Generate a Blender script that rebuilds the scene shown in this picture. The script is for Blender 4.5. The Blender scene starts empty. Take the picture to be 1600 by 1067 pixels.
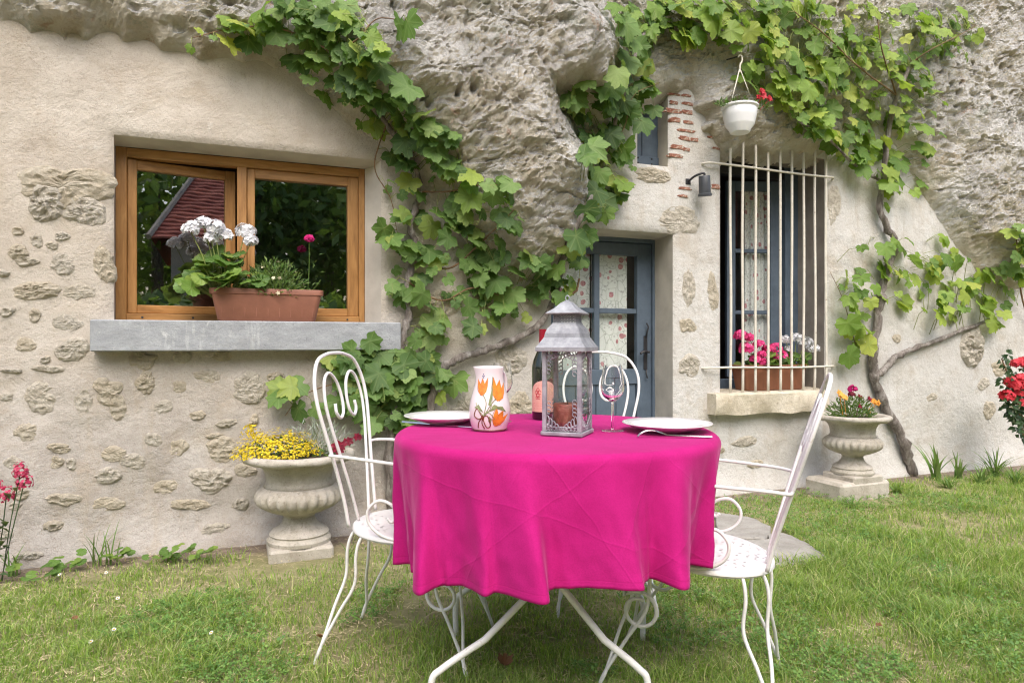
import bpy, math, random
import numpy as np
from mathutils import Vector, Matrix, Euler

random.seed(7)
rng = np.random.default_rng(7)
R_ = math.radians
PI = math.pi
SC = bpy.context.scene
COL = SC.collection

# ------------------------------------------------------------------ camera, sky, sun, exposure
CAM_H = 1.06
cam_data = bpy.data.cameras.new('camera')
cam = bpy.data.objects.new('camera', cam_data)
COL.objects.link(cam)
cam.location = (0, 0, CAM_H)
cam.rotation_euler = (PI / 2, 0, 0)
cam_data.sensor_width = 36
cam_data.lens = 24
cam_data.clip_start = 0.05
cam_data.clip_end = 400
SC.camera = cam

SUN_EL, SUN_AZ = R_(54), R_(170)          # azimuth measured clockwise from +Y
world = bpy.data.worlds.new('World')
SC.world = world
world.use_nodes = True
wn = world.node_tree
bg = wn.nodes['Background']
sky = wn.nodes.new('ShaderNodeTexSky')
sky.sky_type = 'NISHITA'
sky.sun_disc = False
sky.sun_elevation = SUN_EL
sky.sun_rotation = SUN_AZ
sky.air_density = 1.0
sky.dust_density = 5.0
sky.ozone_density = 1.0
wn.links.new(sky.outputs[0], bg.inputs[0])
bg.inputs[1].default_value = 0.15
sun_d = bpy.data.lights.new('sun', 'SUN')
sun_d.energy = 1.5
sun_d.angle = R_(60)
sun_d.color = (1.0, 0.975, 0.945)
sun = bpy.data.objects.new('sun', sun_d)
COL.objects.link(sun)
sun_dir = Vector((math.sin(SUN_AZ) * math.cos(SUN_EL), math.cos(SUN_AZ) * math.cos(SUN_EL), math.sin(SUN_EL)))
sun.location = sun_dir * 20
sun.rotation_euler = sun_dir.to_track_quat('Z', 'Y').to_euler()
SC.view_settings.view_transform = 'Standard'
SC.view_settings.look = 'None'
SC.view_settings.gamma = 1
SC.view_settings.use_curve_mapping = False
SC.view_settings.exposure = 0.86
SC.cycles.max_bounces = 10
SC.cycles.transparent_max_bounces = 16
SC.cycles.transmission_bounces = 8
SC.cycles.use_denoising = True
SC.cycles.filter_width = 1.2

# ------------------------------------------------------------------ the wall's own frame
# the house front stands on a vertical plane that runs away to the right; s along it, n out of it, z up
TH = math.atan(0.4)
CT, ST = math.cos(TH), math.sin(TH)
OY = 4.18
FPX, CX, CY = 1066.67, 800.0, 533.5


def P(px, py, n=0.0):
    """measured point of the photograph -> (s, z) on the plane n metres in front of the wall"""
    u = (px - CX) / FPX
    v = -(py - CY) / FPX
    t = (n - OY * CT) / (u * ST - CT)
    return t * u * CT + (t - OY) * ST, CAM_H + t * v


def W(s, z, n=0.0):
    return Vector((s * CT + n * ST, OY + s * ST - n * CT, z))


def G(px, py, h=0.0):
    """measured point -> world point on the level plane z = h"""
    t = (CAM_H - h) * FPX / (py - CY)
    return Vector(((px - CX) / FPX * t, t, h))


WROT = Matrix.Rotation(TH, 4, 'Z')


# ------------------------------------------------------------------ numpy noise
def _h(ix, iy, iz, seed):
    n = (ix.astype(np.int64) * 374761393 + iy.astype(np.int64) * 668265263 + iz.astype(np.int64) * 2147483647 + seed * 974634777) & 0xFFFFFFFF
    n = ((n ^ (n >> 13)) * 1274126177) & 0xFFFFFFFF
    n = n ^ (n >> 16)
    return (n & 0xFFFFFF) / float(0xFFFFFF)


def vnoise(x, y, z=None, seed=0):
    x = np.asarray(x, float); y = np.asarray(y, float)
    z = np.zeros_like(x) if z is None else np.asarray(z, float)
    ix, iy, iz = np.floor(x), np.floor(y), np.floor(z)
    fx, fy, fz = x - ix, y - iy, z - iz
    fx, fy, fz = [f * f * f * (f * (f * 6 - 15) + 10) for f in (fx, fy, fz)]
    r = 0
    for a in (0, 1):
        for b in (0, 1):
            for c in (0, 1):
                w = (fx if a else 1 - fx) * (fy if b else 1 - fy) * (fz if c else 1 - fz)
                r = r + w * _h(ix + a, iy + b, iz + c, seed)
    return r * 2 - 1


def fbm(x, y, z=None, octs=5, lac=2.03, gain=0.5, seed=0, ridged=False):
    r = 0; a = 1.0; f = 1.0; t = 0
    for k in range(octs):
        v = vnoise(np.asarray(x) * f, np.asarray(y) * f, None if z is None else np.asarray(z) * f, seed + k)
        if ridged:
            v = 1 - 2 * np.abs(v)
        r = r + a * v; t += a
        a *= gain; f *= lac
    return r / t


def worley(x, y, seed=0):
    x = np.asarray(x, float); y = np.asarray(y, float)
    ix, iy = np.floor(x), np.floor(y)
    best = np.full(x.shape, 9.0)
    z0 = np.zeros_like(ix)
    for a in (-1, 0, 1):
        for b in (-1, 0, 1):
            jx, jy = ix + a, iy + b
            px = jx + _h(jx, jy, z0, seed)
            py = jy + _h(jx, jy, z0 + 5, seed)
            best = np.minimum(best, np.hypot(px - x, py - y))
    return best


# ------------------------------------------------------------------ mesh building
def link(o, parent=None):
    COL.objects.link(o)
    if parent is not None:
        o.parent = parent
    return o


def tag(o, label=None, cat=None, group=None, kind=None):
    if label: o['label'] = label
    if cat: o['category'] = cat
    if group: o['group'] = group
    if kind: o['kind'] = kind
    return o


def thing(name, loc, rz, label, cat, group=None):
    o = bpy.data.objects.new(name, None)
    o.empty_display_size = 0.1
    o.location = loc
    o.rotation_euler = (0, 0, rz)
    COL.objects.link(o)
    return tag(o, label, cat, group)


def mesh_np(name, V, F, mat=None, parent=None, smooth=True, attrs=None, uv=None):
    """V (n,3); F list of index tuples or an (m,k) array"""
    me = bpy.data.meshes.new(name)
    V = np.asarray(V, dtype=np.float32)
    if isinstance(F, np.ndarray):
        m, k = F.shape
        me.vertices.add(len(V)); me.vertices.foreach_set('co', V.ravel())
        me.loops.add(m * k); me.loops.foreach_set('vertex_index', F.astype(np.int32).ravel())
        me.polygons.add(m)
        me.polygons.foreach_set('loop_start', np.arange(0, m * k, k, dtype=np.int32))
        me.polygons.foreach_set('loop_total', np.full(m, k, dtype=np.int32))
        me.update(calc_edges=True)
    else:
        me.from_pydata([tuple(map(float, v)) for v in V], [], F)
        me.update()
    me.polygons.foreach_set('use_smooth', np.full(len(me.polygons), bool(smooth)))
    if attrs:
        for an, av in attrs.items():
            at = me.attributes.new(an, 'FLOAT', 'POINT')
            at.data.foreach_set('value', np.asarray(av, dtype=np.float32))
    if mat:
        me.materials.append(mat)
    o = bpy.data.objects.new(name, me)
    return link(o, parent)


def catmull(pts, sub=6, closed=False):
    pts = [Vector(p) for p in pts]
    n = len(pts)
    out = []
    rngi = range(n) if closed else range(n - 1)
    for i in rngi:
        p1, p2 = pts[i], pts[(i + 1) % n]
        p0 = pts[(i - 1) % n] if (closed or i > 0) else p1 * 2 - p2
        p3 = pts[(i + 2) % n] if (closed or i + 2 < n) else p2 * 2 - p1
        for k in range(sub):
            t = k / sub
            out.append(0.5 * ((2 * p1) + (p2 - p0) * t + (2 * p0 - 5 * p1 + 4 * p2 - p3) * t * t + (3 * p1 - p0 - 3 * p2 + p3) * t ** 3))
    if not closed:
        out.append(pts[-1])
    return out


class MB:
    def __init__(s):
        s.V = []; s.F = []; s.A = {}

    def add(s, V, F):
        b = len(s.V)
        s.V += [Vector(v) for v in V]
        s.F += [tuple(b + i for i in f) for f in F]
        return s

    def box(s, a, b, bev=0.0, M=None):
        x0, y0, z0 = [min(p, q) for p, q in zip(a, b)]
        x1, y1, z1 = [max(p, q) for p, q in zip(a, b)]
        if bev <= 0:
            V = [(x, y, z) for z in (z0, z1) for y in (y0, y1) for x in (x0, x1)]
            F = [(0, 2, 3, 1), (4, 5, 7, 6), (0, 1, 5, 4), (2, 6, 7, 3), (0, 4, 6, 2), (1, 3, 7, 5)]
        else:
            V = []; idx = {}
            for i, x in enumerate((x0, x1)):
                for j, y in enumerate((y0, y1)):
                    for k, z in enumerate((z0, z1)):
                        dx, dy, dz = [(bev if q == 0 else -bev) for q in (i, j, k)]
                        idx[i, j, k, 0] = len(V); V.append((x, y + dy, z + dz))
                        idx[i, j, k, 1] = len(V); V.append((x + dx, y, z + dz))
                        idx[i, j, k, 2] = len(V); V.append((x + dx, y + dy, z))
            F = []
            for i in (0, 1):
                q = [idx[i, 0, 0, 0], idx[i, 1, 0, 0], idx[i, 1, 1, 0], idx[i, 0, 1, 0]]
                F.append(tuple(q if i else q[::-1]))
                q = [idx[0, i, 0, 1], idx[0, i, 1, 1], idx[1, i, 1, 1], idx[1, i, 0, 1]]
                F.append(tuple(q if i else q[::-1]))
                q = [idx[0, 0, i, 2], idx[1, 0, i, 2], idx[1, 1, i, 2], idx[0, 1, i, 2]]
                F.append(tuple(q if i else q[::-1]))
            for a_ in (0, 1):
                for b_ in (0, 1):
                    F.append((idx[a_, b_, 0, 0], idx[a_, b_, 0, 1], idx[a_, b_, 1, 1], idx[a_, b_, 1, 0]))
                    F.append((idx[a_, 0, b_, 0], idx[a_, 0, b_, 2], idx[a_, 1, b_, 2], idx[a_, 1, b_, 0]))
                    F.append((idx[0, a_, b_, 1], idx[0, a_, b_, 2], idx[1, a_, b_, 2], idx[1, a_, b_, 1]))
                    for c_ in (0, 1):
                        F.append((idx[a_, b_, c_, 0], idx[a_, b_, c_, 1], idx[a_, b_, c_, 2]))
        if M is not None:
            V = [M @ Vector(v) for v in V]
        return s.add(V, F)

    def tube(s, pts, r, seg=8, closed=False, cap=True):
        pts = [Vector(p) for p in pts]
        n = len(pts)
        rr = r if hasattr(r, '__len__') else [r] * n
        V = []; F = []
        nrm = None
        for i in range(n):
            if closed:
                t = pts[(i + 1) % n] - pts[i - 1]
            else:
                t = pts[min(i + 1, n - 1)] - pts[max(i - 1, 0)]
            t = t.normalized() if t.length > 1e-9 else Vector((0, 0, 1))
            if nrm is None:
                nrm = t.orthogonal().normalized()
            else:
                nrm = nrm - t * nrm.dot(t)
                nrm = nrm.normalized() if nrm.length > 1e-6 else t.orthogonal().normalized()
            b = t.cross(nrm)
            for k in range(seg):
                a = 2 * PI * k / seg
                V.append(pts[i] + (nrm * math.cos(a) + b * math.sin(a)) * rr[i])
        m = n if closed else n - 1
        for i in range(m):
            j = (i + 1) % n
            for k in range(seg):
                l = (k + 1) % seg
                F.append((i * seg + k, i * seg + l, j * seg + l, j * seg + k))
        if cap and not closed:
            F.append(tuple(range(seg - 1, -1, -1)))
            F.append(tuple((n - 1) * seg + k for k in range(seg)))
        return s.add(V, F)

    def lathe(s, prof, seg=32, M=None, fr=None, close=False):
        """prof: list of (r, z)"""
        V = []; F = []
        n = len(prof)
        for i, (r, z) in enumerate(prof):
            for k in range(seg):
                a = 2 * PI * k / seg
                q = r if fr is None else fr(r, z, a)
                V.append(Vector((q * math.cos(a), q * math.sin(a), z)))
        for i in range(n if close else n - 1):
            j = (i + 1) % n
            for k in range(seg):
                l = (k + 1) % seg
                F.append((i * seg + k, i * seg + l, j * seg + l, j * seg + k))
        if not close:
            if prof[0][0] > 1e-4: F.append(tuple(range(seg - 1, -1, -1)))
            if prof[-1][0] > 1e-4: F.append(tuple((n - 1) * seg + k for k in range(seg)))
        if M is not None:
            V = [M @ v for v in V]
        return s.add(V, F)

    def build(s, name, mat, parent=None, smooth=False, angle=None):
        me = bpy.data.meshes.new(name)
        me.from_pydata([tuple(v) for v in s.V], [], s.F)
        me.update()
        me.materials.append(mat)
        if smooth:
            me.polygons.foreach_set('use_smooth', np.full(len(me.polygons), True))
            if angle:
                me.set_sharp_from_angle(angle=R_(angle))
        o = bpy.data.objects.new(name, me)
        return link(o, parent)


def copy_tree(o, parent=None):
    c = o.copy()
    COL.objects.link(c)
    c.parent = parent
    for ch in [k for k in bpy.data.objects if k.parent == o]:
        copy_tree(ch, c)
    return c


# ------------------------------------------------------------------ materials
class NT:
    def __init__(s, name):
        s.m = bpy.data.materials.new(name)
        s.m.use_nodes = True
        s.nt = s.m.node_tree
        s.b = s.nt.nodes['Principled BSDF']
        s.out = s.nt.nodes['Material Output']
        s._oc = None

    def n(s, typ, **kw):
        nd = s.nt.nodes.new('ShaderNode' + typ)
        for k, v in kw.items():
            setattr(nd, k, v)
        return nd

    def l(s, a, b):
        s.nt.links.new(a, b)

    def oc(s, which='Object'):
        if s._oc is None:
            s._oc = s.n('TexCoord')
        return s._oc.outputs[which]

    def val(s, sock, v):
        if hasattr(v, 'links'):
            s.l(v, sock)
        else:
            if hasattr(sock.default_value, '__len__') and len(sock.default_value) == 4 and len(v) == 3:
                v = (*v, 1)
            sock.default_value = v

    def noise(s, scale, detail=4, rough=.55, dist=0, vec=None, stretch=None, col=False):
        t = s.n('TexNoise')
        t.inputs['Scale'].default_value = scale
        t.inputs['Detail'].default_value = detail
        t.inputs['Roughness'].default_value = rough
        t.inputs['Distortion'].default_value = dist
        v = vec if vec is not None else s.oc()
        if stretch:
            mp = s.n('Mapping'); mp.inputs['Scale'].default_value = stretch
            s.l(v, mp.inputs[0]); v = mp.outputs[0]
        s.l(v, t.inputs['Vector'])
        return t.outputs['Color' if col else 'Fac']

    def vor(s, scale, feature='F1', vec=None, out='Distance', rand=1.0):
        t = s.n('TexVoronoi', feature=feature)
        t.inputs['Scale'].default_value = scale
        t.inputs['Randomness'].default_value = rand
        s.l(vec if vec is not None else s.oc(), t.inputs['Vector'])
        return t.outputs[out]

    def ramp(s, fac, stops, interp='LINEAR'):
        r = s.n('ValToRGB')
        r.color_ramp.interpolation = interp
        e = r.color_ramp.elements
        while len(e) < len(stops):
            e.new(0.5)
        for el, (p, c) in zip(e, stops):
            el.position = p
            el.color = (*c, 1) if hasattr(c, '__len__') else (c, c, c, 1)
        s.l(fac, r.inputs[0])
        return r.outputs[0]

    def mix(s, fac, a, b, mode='MIX'):
        m = s.n('Mix', data_type='RGBA', blend_type=mode)
        s.val(m.inputs[0], fac); s.val(m.inputs[6], a); s.val(m.inputs[7], b)
        return m.outputs[2]

    def math(s, op, a, b=0.0, c=0.0, clamp=False):
        m = s.n('Math', operation=op, use_clamp=clamp)
        s.val(m.inputs[0], a); s.val(m.inputs[1], b); s.val(m.inputs[2], c)
        return m.outputs[0]

    def sep(s, v):
        m = s.n('SeparateXYZ'); s.l(v, m.inputs[0]); return m.outputs

    def bump(s, h, strength=.5, dist=.01, prev=None):
        b = s.n('Bump')
        b.inputs['Strength'].default_value = strength
        b.inputs['Distance'].default_value = dist
        s.l(h, b.inputs['Height'])
        if prev is not None: s.l(prev, b.inputs['Normal'])
        s.l(b.outputs[0], s.b.inputs['Normal'])
        return b.outputs[0]

    def fin(s, col=None, rough=.7, metal=0, **kw):
        if col is not None: s.val(s.b.inputs['Base Color'], col)
        s.val(s.b.inputs['Roughness'], rough)
        s.b.inputs['Metallic'].default_value = metal
        for k, v in kw.items():
            s.val(s.b.inputs[k], v)
        return s.m


def plain(name, col, rough=.6, var=.12, scale=20, bump=0, metal=0, **kw):
    t = NT(name)
    f = t.noise(scale, 4)
    c2 = tuple(max(0, c * (1 - var)) for c in col); c3 = tuple(min(1, c * (1 + var)) for c in col)
    c = t.ramp(f, [(.3, c2), (.7, c3)])
    if bump: t.bump(t.noise(scale * 4, 5), .4, bump)
    return t.fin(c, rough, metal, **kw)


M = {}

# house plaster: sandy beige to the left, whiter lime to the right, greyer at the foot
t = NT('plaster')
o = t.sep(t.oc())
big = t.noise(1.1, 5, .6)
lr = t.ramp(t.math('ADD', o['X'], t.math('MULTIPLY', big, 1.4)), [(0.0, 0.0), (1.0, 1.0)])
mp = t.n('MapRange'); mp.inputs[1].default_value = .0; mp.inputs[2].default_value = 1.4
t.l(t.math('ADD', o['X'], t.math('MULTIPLY', big, 1.2)), mp.inputs[0])
sandy = t.ramp(t.noise(2.2, 6, .65), [(.3, (.41, .36, .305)), (.5, (.50, .455, .40)), (.72, (.57, .53, .475))])
white = t.ramp(t.noise(2.6, 7, .7), [(.28, (.43, .40, .36)), (.44, (.555, .545, .525)), (.7, (.62, .62, .615))])
base = t.mix(mp.outputs[0], sandy, white)
mp2 = t.n('MapRange'); mp2.inputs[1].default_value = .75; mp2.inputs[2].default_value = 1.5; mp2.inputs[3].default_value = .95; mp2.inputs[4].default_value = 0
t.l(t.math('ADD', o['Z'], t.math('MULTIPLY', t.noise(1.7, 5), .5)), mp2.inputs[0])
lowcol = t.ramp(t.noise(5, 6, .7), [(.3, (.31, .28, .25)), (.55, (.43, .405, .385)), (.8, (.51, .49, .475))])
lowf = t.math('MULTIPLY', mp2.outputs[0], t.math('SUBTRACT', 1.0, mp.outputs[0]))
base = t.mix(lowf, base, lowcol)
stain = t.ramp(t.noise(3.3, 7, .75, .4), [(.52, 0), (.72, .55)])
base = t.mix(stain, base, (.37, .30, .215))
base = t.mix(t.ramp(t.noise(7, 8, .8, .3), [(.60, 0), (.68, .6)]), base, (.63, .61, .57))
base = t.mix(t.ramp(t.noise(11, 6, .8), [(.30, .5), (.38, 0)]), base, (.30, .25, .18))
drip = t.math('MULTIPLY', t.ramp(t.noise(9, 5, .7, 0, None, (1, 1, .12)), [(.5, 0), (.66, .5)]), t.ramp(t.noise(1.3, 4), [(.45, 0), (.6, 1)]))
base = t.mix(drip, base, (.40, .345, .27))
ckd = t.noise(2.3, 7, .75, .6)
ck = t.math('LESS_THAN', t.math('ABSOLUTE', t.math('SUBTRACT', ckd, .5)), .0022)
base = t.mix(t.math('MULTIPLY', ck, t.ramp(t.noise(1.9, 3), [(.48, 0), (.52, .7)])), base, (.22, .18, .14))
grain = t.noise(160, 3, .7)
base = t.mix(t.ramp(grain, [(.35, .28), (.5, 0)]), base, (.27, .22, .17))
h = t.math('ADD', t.math('MULTIPLY', grain, .35), t.math('MULTIPLY', t.noise(38, 6, .65), .9))
h = t.math('ADD', h, t.math('MULTIPLY', t.noise(9, 4, .6), 1.6))
t.bump(h, .8, .011)
M['plaster'] = t.fin(base, .95)

t = NT('limestone')
obj_r = t.n('ObjectInfo').outputs['Random']
c1 = t.ramp(t.noise(16, 7, .75), [(.3, (.40, .33, .235)), (.45, (.55, .485, .375)), (.6, (.65, .59, .48)), (.72, (.74, .69, .59))])
c2 = t.ramp(t.noise(13, 7, .75), [(.3, (.38, .34, .275)), (.5, (.60, .555, .475)), (.72, (.77, .735, .66))])
c = t.mix(t.ramp(obj_r, [(.35, 0), (.65, 1)]), c1, c2)
c = t.mix(t.ramp(t.noise(45, 6, .85), [(.34, .6), (.43, 0)]), c, (.30, .245, .175))
t.bump(t.math('ADD', t.math('ADD', t.noise(34, 9, .8), t.math('MULTIPLY', t.noise(110, 4, .8), .5)), t.math('MULTIPLY', t.vor(30), .5)), 1.0, .024)
M['limestone'] = t.fin(c, .95)

# tuffeau rock: cream stone, grey weathering and lichen, ochre stains
t = NT('rock')
tan = t.ramp(t.noise(2.6, 10, .78, .3), [(.30, (.46, .37, .25)), (.40, (.68, .595, .455)), (.50, (.80, .74, .62)), (.62, (.90, .87, .80))])
nz = t.sep(t.n('NewGeometry').outputs['True Normal'])['Z']
gcol = t.ramp(t.noise(8, 12, .85), [(.34, (.28, .265, .245)), (.43, (.56, .54, .515)), (.53, (.79, .78, .755)), (.66, (.90, .89, .87))])
grey = t.ramp(t.math('ADD', t.noise(1.25, 9, .75), t.math('MULTIPLY', nz, .24)), [(.45, 0), (.53, .95)])
c = t.mix(grey, tan, gcol)
dk = t.ramp(t.math('ADD', t.noise(2.1, 10, .8, .2), t.math('MULTIPLY', nz, .10)), [(.535, 0), (.60, .55)])
c = t.mix(dk, c, t.ramp(t.noise(30, 8, .85), [(.4, (.17, .155, .135)), (.6, (.44, .42, .39))]))
c = t.mix(t.ramp(t.noise(6, 7, .75, .2), [(.61, 0), (.66, .55)]), c, (.50, .27, .12))
c = t.mix(t.ramp(t.noise(3.4, 9, .8), [(.575, 0), (.63, .5)]), c, (.40, .44, .34))
c = t.mix(t.ramp(t.noise(60, 7, .85), [(.33, .6), (.41, 0)]), c, (.24, .20, .15))
c = t.mix(t.ramp(t.noise(42, 8, .85), [(.57, 0), (.64, .55)]), c, (.82, .80, .76))
h = t.math('ADD', t.noise(16, 12, .82), t.math('MULTIPLY', t.noise(75, 6, .85), .6))
h = t.math('SUBTRACT', h, t.math('MULTIPLY', t.ramp(t.vor(24), [(0, 1), (.28, 0)]), .35))
t.bump(h, 1.0, .045)
M['rock'] = t.fin(c, .95)

t = NT('slate_sill')
c = t.ramp(t.noise(9, 7, .7, 0, None, (1, 1, 2)), [(.3, (.24, .255, .275)), (.6, (.335, .355, .38)), (.75, (.43, .45, .47))])
c = t.mix(t.ramp(t.noise(3, 6, .7, 1.5), [(.63, 0), (.68, .55)]), c, (.62, .63, .64))
c = t.mix(t.ramp(t.noise(90, 2), [(.28, .7), (.36, 0)]), c, (.14, .15, .16))
c = t.mix(t.ramp(t.noise(14, 5, .7, 0, None, (1, 1, .15)), [(.58, 0), (.66, .35)]), c, (.58, .60, .61))
c = t.mix(t.ramp(t.noise(4, 7, .8), [(.32, .5), (.42, 0)]), c, (.22, .22, .21))
t.bump(t.math('ADD', t.noise(60, 6, .7), t.math('MULTIPLY', t.noise(10, 6, .8), 1.5)), .7, .006)
M['slate'] = t.fin(c, .75)

t = NT('tuff_sill')
c = t.ramp(t.noise(7, 7, .7), [(.3, (.40, .345, .25)), (.55, (.60, .545, .44)), (.75, (.68, .63, .54))])
c = t.mix(t.ramp(t.noise(45, 4, .7), [(.3, .8), (.42, 0)]), c, (.26, .22, .16))
t.bump(t.noise(28, 8, .75), 1, .012)
M['tuff'] = t.fin(c, .95)

t = NT('wood')
c = t.ramp(t.noise(5, 6, .6, .6, None, (1, 8, 8)), [(.3, (.25, .12, .035)), (.5, (.36, .18, .058)), (.7, (.45, .24, .085))])
t.bump(t.noise(14, 5, .6, 0, None, (1, 10, 10)), .25, .003)
M['wood'] = t.fin(c, .42)
t = NT('wood_upright')
c = t.ramp(t.noise(5, 6, .6, .6, None, (8, 8, 1)), [(.3, (.25, .12, .035)), (.5, (.36, .18, .058)), (.7, (.45, .24, .085))])
t.bump(t.noise(14, 5, .6, 0, None, (10, 10, 1)), .25, .003)
M['wood_v'] = t.fin(c, .42)

t = NT('blue_paint')
c = t.ramp(t.noise(9, 6, .65), [(.3, (.075, .105, .145)), (.7, (.115, .155, .21))])
c = t.mix(t.ramp(t.noise(40, 5, .7), [(.66, 0), (.72, .4)]), c, (.24, .26, .27))
t.bump(t.noise(20, 5, .6, 0, None, (6, 6, 1)), .3, .003)
M['blue'] = t.fin(c, .5)

t = NT('window_glass')
t.fin((1, 1, 1), 0.0, 0, **{'Transmission Weight': 1.0, 'IOR': 2.7})
M['pane'] = t.m
t = NT('clear_glass')
t.fin((1, 1, 1), 0.0, 0, **{'Transmission Weight': 1.0, 'IOR': 1.45})
M['glass'] = t.m

t = NT('thin_glass')
tr = t.n('BsdfTransparent'); tr.inputs[0].default_value = (.96, .98, .97, 1)
gl = t.n('BsdfGlossy'); gl.inputs['Roughness'].default_value = .02
fr = t.n('LayerWeight'); fr.inputs['Blend'].default_value = .5
sch = t.math('MULTIPLY_ADD', t.math('POWER', fr.outputs['Facing'], 5.0), .9, .035)
mx = t.n('MixShader'); t.l(sch, mx.inputs[0]); t.l(tr.outputs[0], mx.inputs[1]); t.l(gl.outputs[0], mx.inputs[2]); t.l(mx.outputs[0], t.out.inputs[0])
M['thin_glass'] = t.m

t = NT('floral_curtain')
v = t.oc()
dist = t.n('VectorMath', operation='ADD')
nn = t.n('VectorMath', operation='SCALE'); nn.inputs['Scale'].default_value = .03
t.l(t.noise(7, 2, .5, 0, None, None, True), nn.inputs[0]); t.l(v, dist.inputs[0]); t.l(nn.outputs[0], dist.inputs[1])
fold = t.noise(16, 2, .5, 0, None, (1, 1, .04))
c = t.ramp(fold, [(.3, (.76, .75, .75)), (.7, (.82, .81, .81))])
br = t.math('LESS_THAN', t.vor(13, 'DISTANCE_TO_EDGE', dist.outputs[0]), .022)
c = t.mix(t.math('MULTIPLY', br, .4), c, (.22, .24, .20))
lf = t.math('LESS_THAN', t.vor(34, 'F1', dist.outputs[0]), .26)
c = t.mix(t.math('MULTIPLY', lf, .5), c, (.36, .34, .36))
fl = t.math('LESS_THAN', t.vor(13, 'F1', dist.outputs[0]), .27)
c = t.mix(t.math('MULTIPLY', fl, .85), c, t.ramp(t.noise(60, 3), [(.35, (.34, .05, .09)), (.6, (.62, .25, .28))]))
t.bump(fold, .3, .008)
M['curtain'] = t.fin(c, .9)
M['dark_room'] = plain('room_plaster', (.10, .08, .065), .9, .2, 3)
M['reveal'] = plain('reveal_plaster', (.50, .465, .41), .95, .16, 5, .006)
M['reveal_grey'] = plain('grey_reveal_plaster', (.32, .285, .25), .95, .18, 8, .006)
t = NT('brick')
c = t.ramp(t.noise(40, 6, .7), [(.34, (.18, .075, .05)), (.47, (.32, .125, .085)), (.54, (.40, .22, .16)), (.60, (.56, .50, .43))])
t.bump(t.noise(60, 6, .8), 1, .012)
M['brick'] = t.fin(c, .95)
t = NT('cream_iron')
c = t.ramp(t.noise(20, 5, .7), [(.3, (.56, .53, .46)), (.7, (.70, .67, .60))])
c = t.mix(t.ramp(t.noise(28, 6, .8), [(.62, 0), (.67, .85)]), c, (.20, .105, .055))
M['cream_iron'] = t.fin(c, .6)
M['black_iron'] = plain('black_iron', (.025, .025, .03), .45, .3, 30)
M['lamp_grey'] = plain('charcoal_metal', (.05, .055, .065), .4, .2, 20)

t = NT('white_tube')
c = t.ramp(t.noise(30, 5, .6), [(.3, (.70, .69, .70)), (.6, (.80, .79, .79))])
c = t.mix(t.ramp(t.noise(12, 7, .75), [(.60, 0), (.66, .55)]), c, (.42, .33, .24))
c = t.mix(t.ramp(t.noise(45, 4, .7), [(.68, 0), (.72, .8)]), c, (.26, .15, .08))
M['white_metal'] = t.fin(c, .38)
t = NT('perforated_seat')
c = t.ramp(t.noise(14, 5, .6), [(.3, (.68, .67, .70)), (.6, (.80, .79, .79))])
mpg = t.n('Mapping'); mpg.inputs['Scale'].default_value = (1, 1, 0)
t.l(t.oc(), mpg.inputs[0])
vv = t.n('TexVoronoi'); vv.inputs['Scale'].default_value = 52; vv.inputs['Randomness'].default_value = .4
st = t.n('Mapping'); st.inputs['Scale'].default_value = (.75, 1.25, 0); t.l(mpg.outputs[0], st.inputs[0]); t.l(st.outputs[0], vv.inputs['Vector'])
hole = t.math('LESS_THAN', vv.outputs['Distance'], .21)
xyz = t.sep(t.oc())
rad = t.math('SQRT', t.math('ADD', t.math('MULTIPLY', xyz['X'], xyz['X']), t.math('MULTIPLY', xyz['Y'], xyz['Y'])))
hole = t.math('MULTIPLY', hole, t.math('LESS_THAN', rad, .178))
t.fin(c, .4, 0, Alpha=t.math('SUBTRACT', 1.0, hole))
M['seat'] = t.m

t = NT('pink_cloth')
c = t.ramp(t.noise(6, 5, .6), [(.3, (.40, .007, .145)), (.7, (.48, .012, .185))])
c = t.mix(t.ramp(t.noise(240, 2, .8), [(.35, .35), (.6, 0)]), c, (.30, .004, .10))
at = t.n('Attribute'); at.attribute_name = 'drop'
hem = t.ramp(at.outputs['Fac'], [(.930, 0), (.934, 1), (.940, 1), (.944, 0)])
c = t.mix(t.math('MULTIPLY', hem, .45), c, (.25, .003, .08))
h = t.math('MULTIPLY', t.noise(5, 3, .5, .7), .5)
h = t.math('ADD', h, t.math('MULTIPLY', t.ramp(at.outputs['Fac'], [(.935, 0), (.945, 1)]), .12))
wob = t.math('MULTIPLY', t.noise(4, 2), .05)
o = t.sep(t.oc())
for (nx, ny, nz_, d0, amt) in ((.8, .2, .55, .28, .16), (-.6, .1, .8, .50, .14), (.95, -.1, -.3, .02, .15), (.3, .1, .95, .52, .12), (.65, .0, -.75, -.22, .14), (-.85, .2, .45, .33, .13), (.55, .3, .8, .62, .12), (1, 0, 0, -.19, .10), (.1, 1, .1, -.02, .08)):
    pl_ = t.math('ADD', t.math('ADD', t.math('MULTIPLY', o['X'], nx), t.math('MULTIPLY', o['Y'], ny)), t.math('MULTIPLY', o['Z'], nz_))
    dd = t.math('ABSOLUTE', t.math('SUBTRACT', t.math('ADD', pl_, wob), d0 + .025))
    h = t.math('ADD', h, t.math('MULTIPLY', t.ramp(dd, [(0, 1), (.0035, .35), (.012, 0)]), amt))
h = t.math('ADD', h, t.math('MULTIPLY', t.noise(300, 2, .7), .07))
t.bump(h, .65, .009)
M['cloth'] = t.fin(c, .9, 0, **{'Sheen Weight': .28, 'Sheen Roughness': .35, 'Sheen Tint': (1, .35, .7, 1), 'Specular IOR Level': .2})

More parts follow.
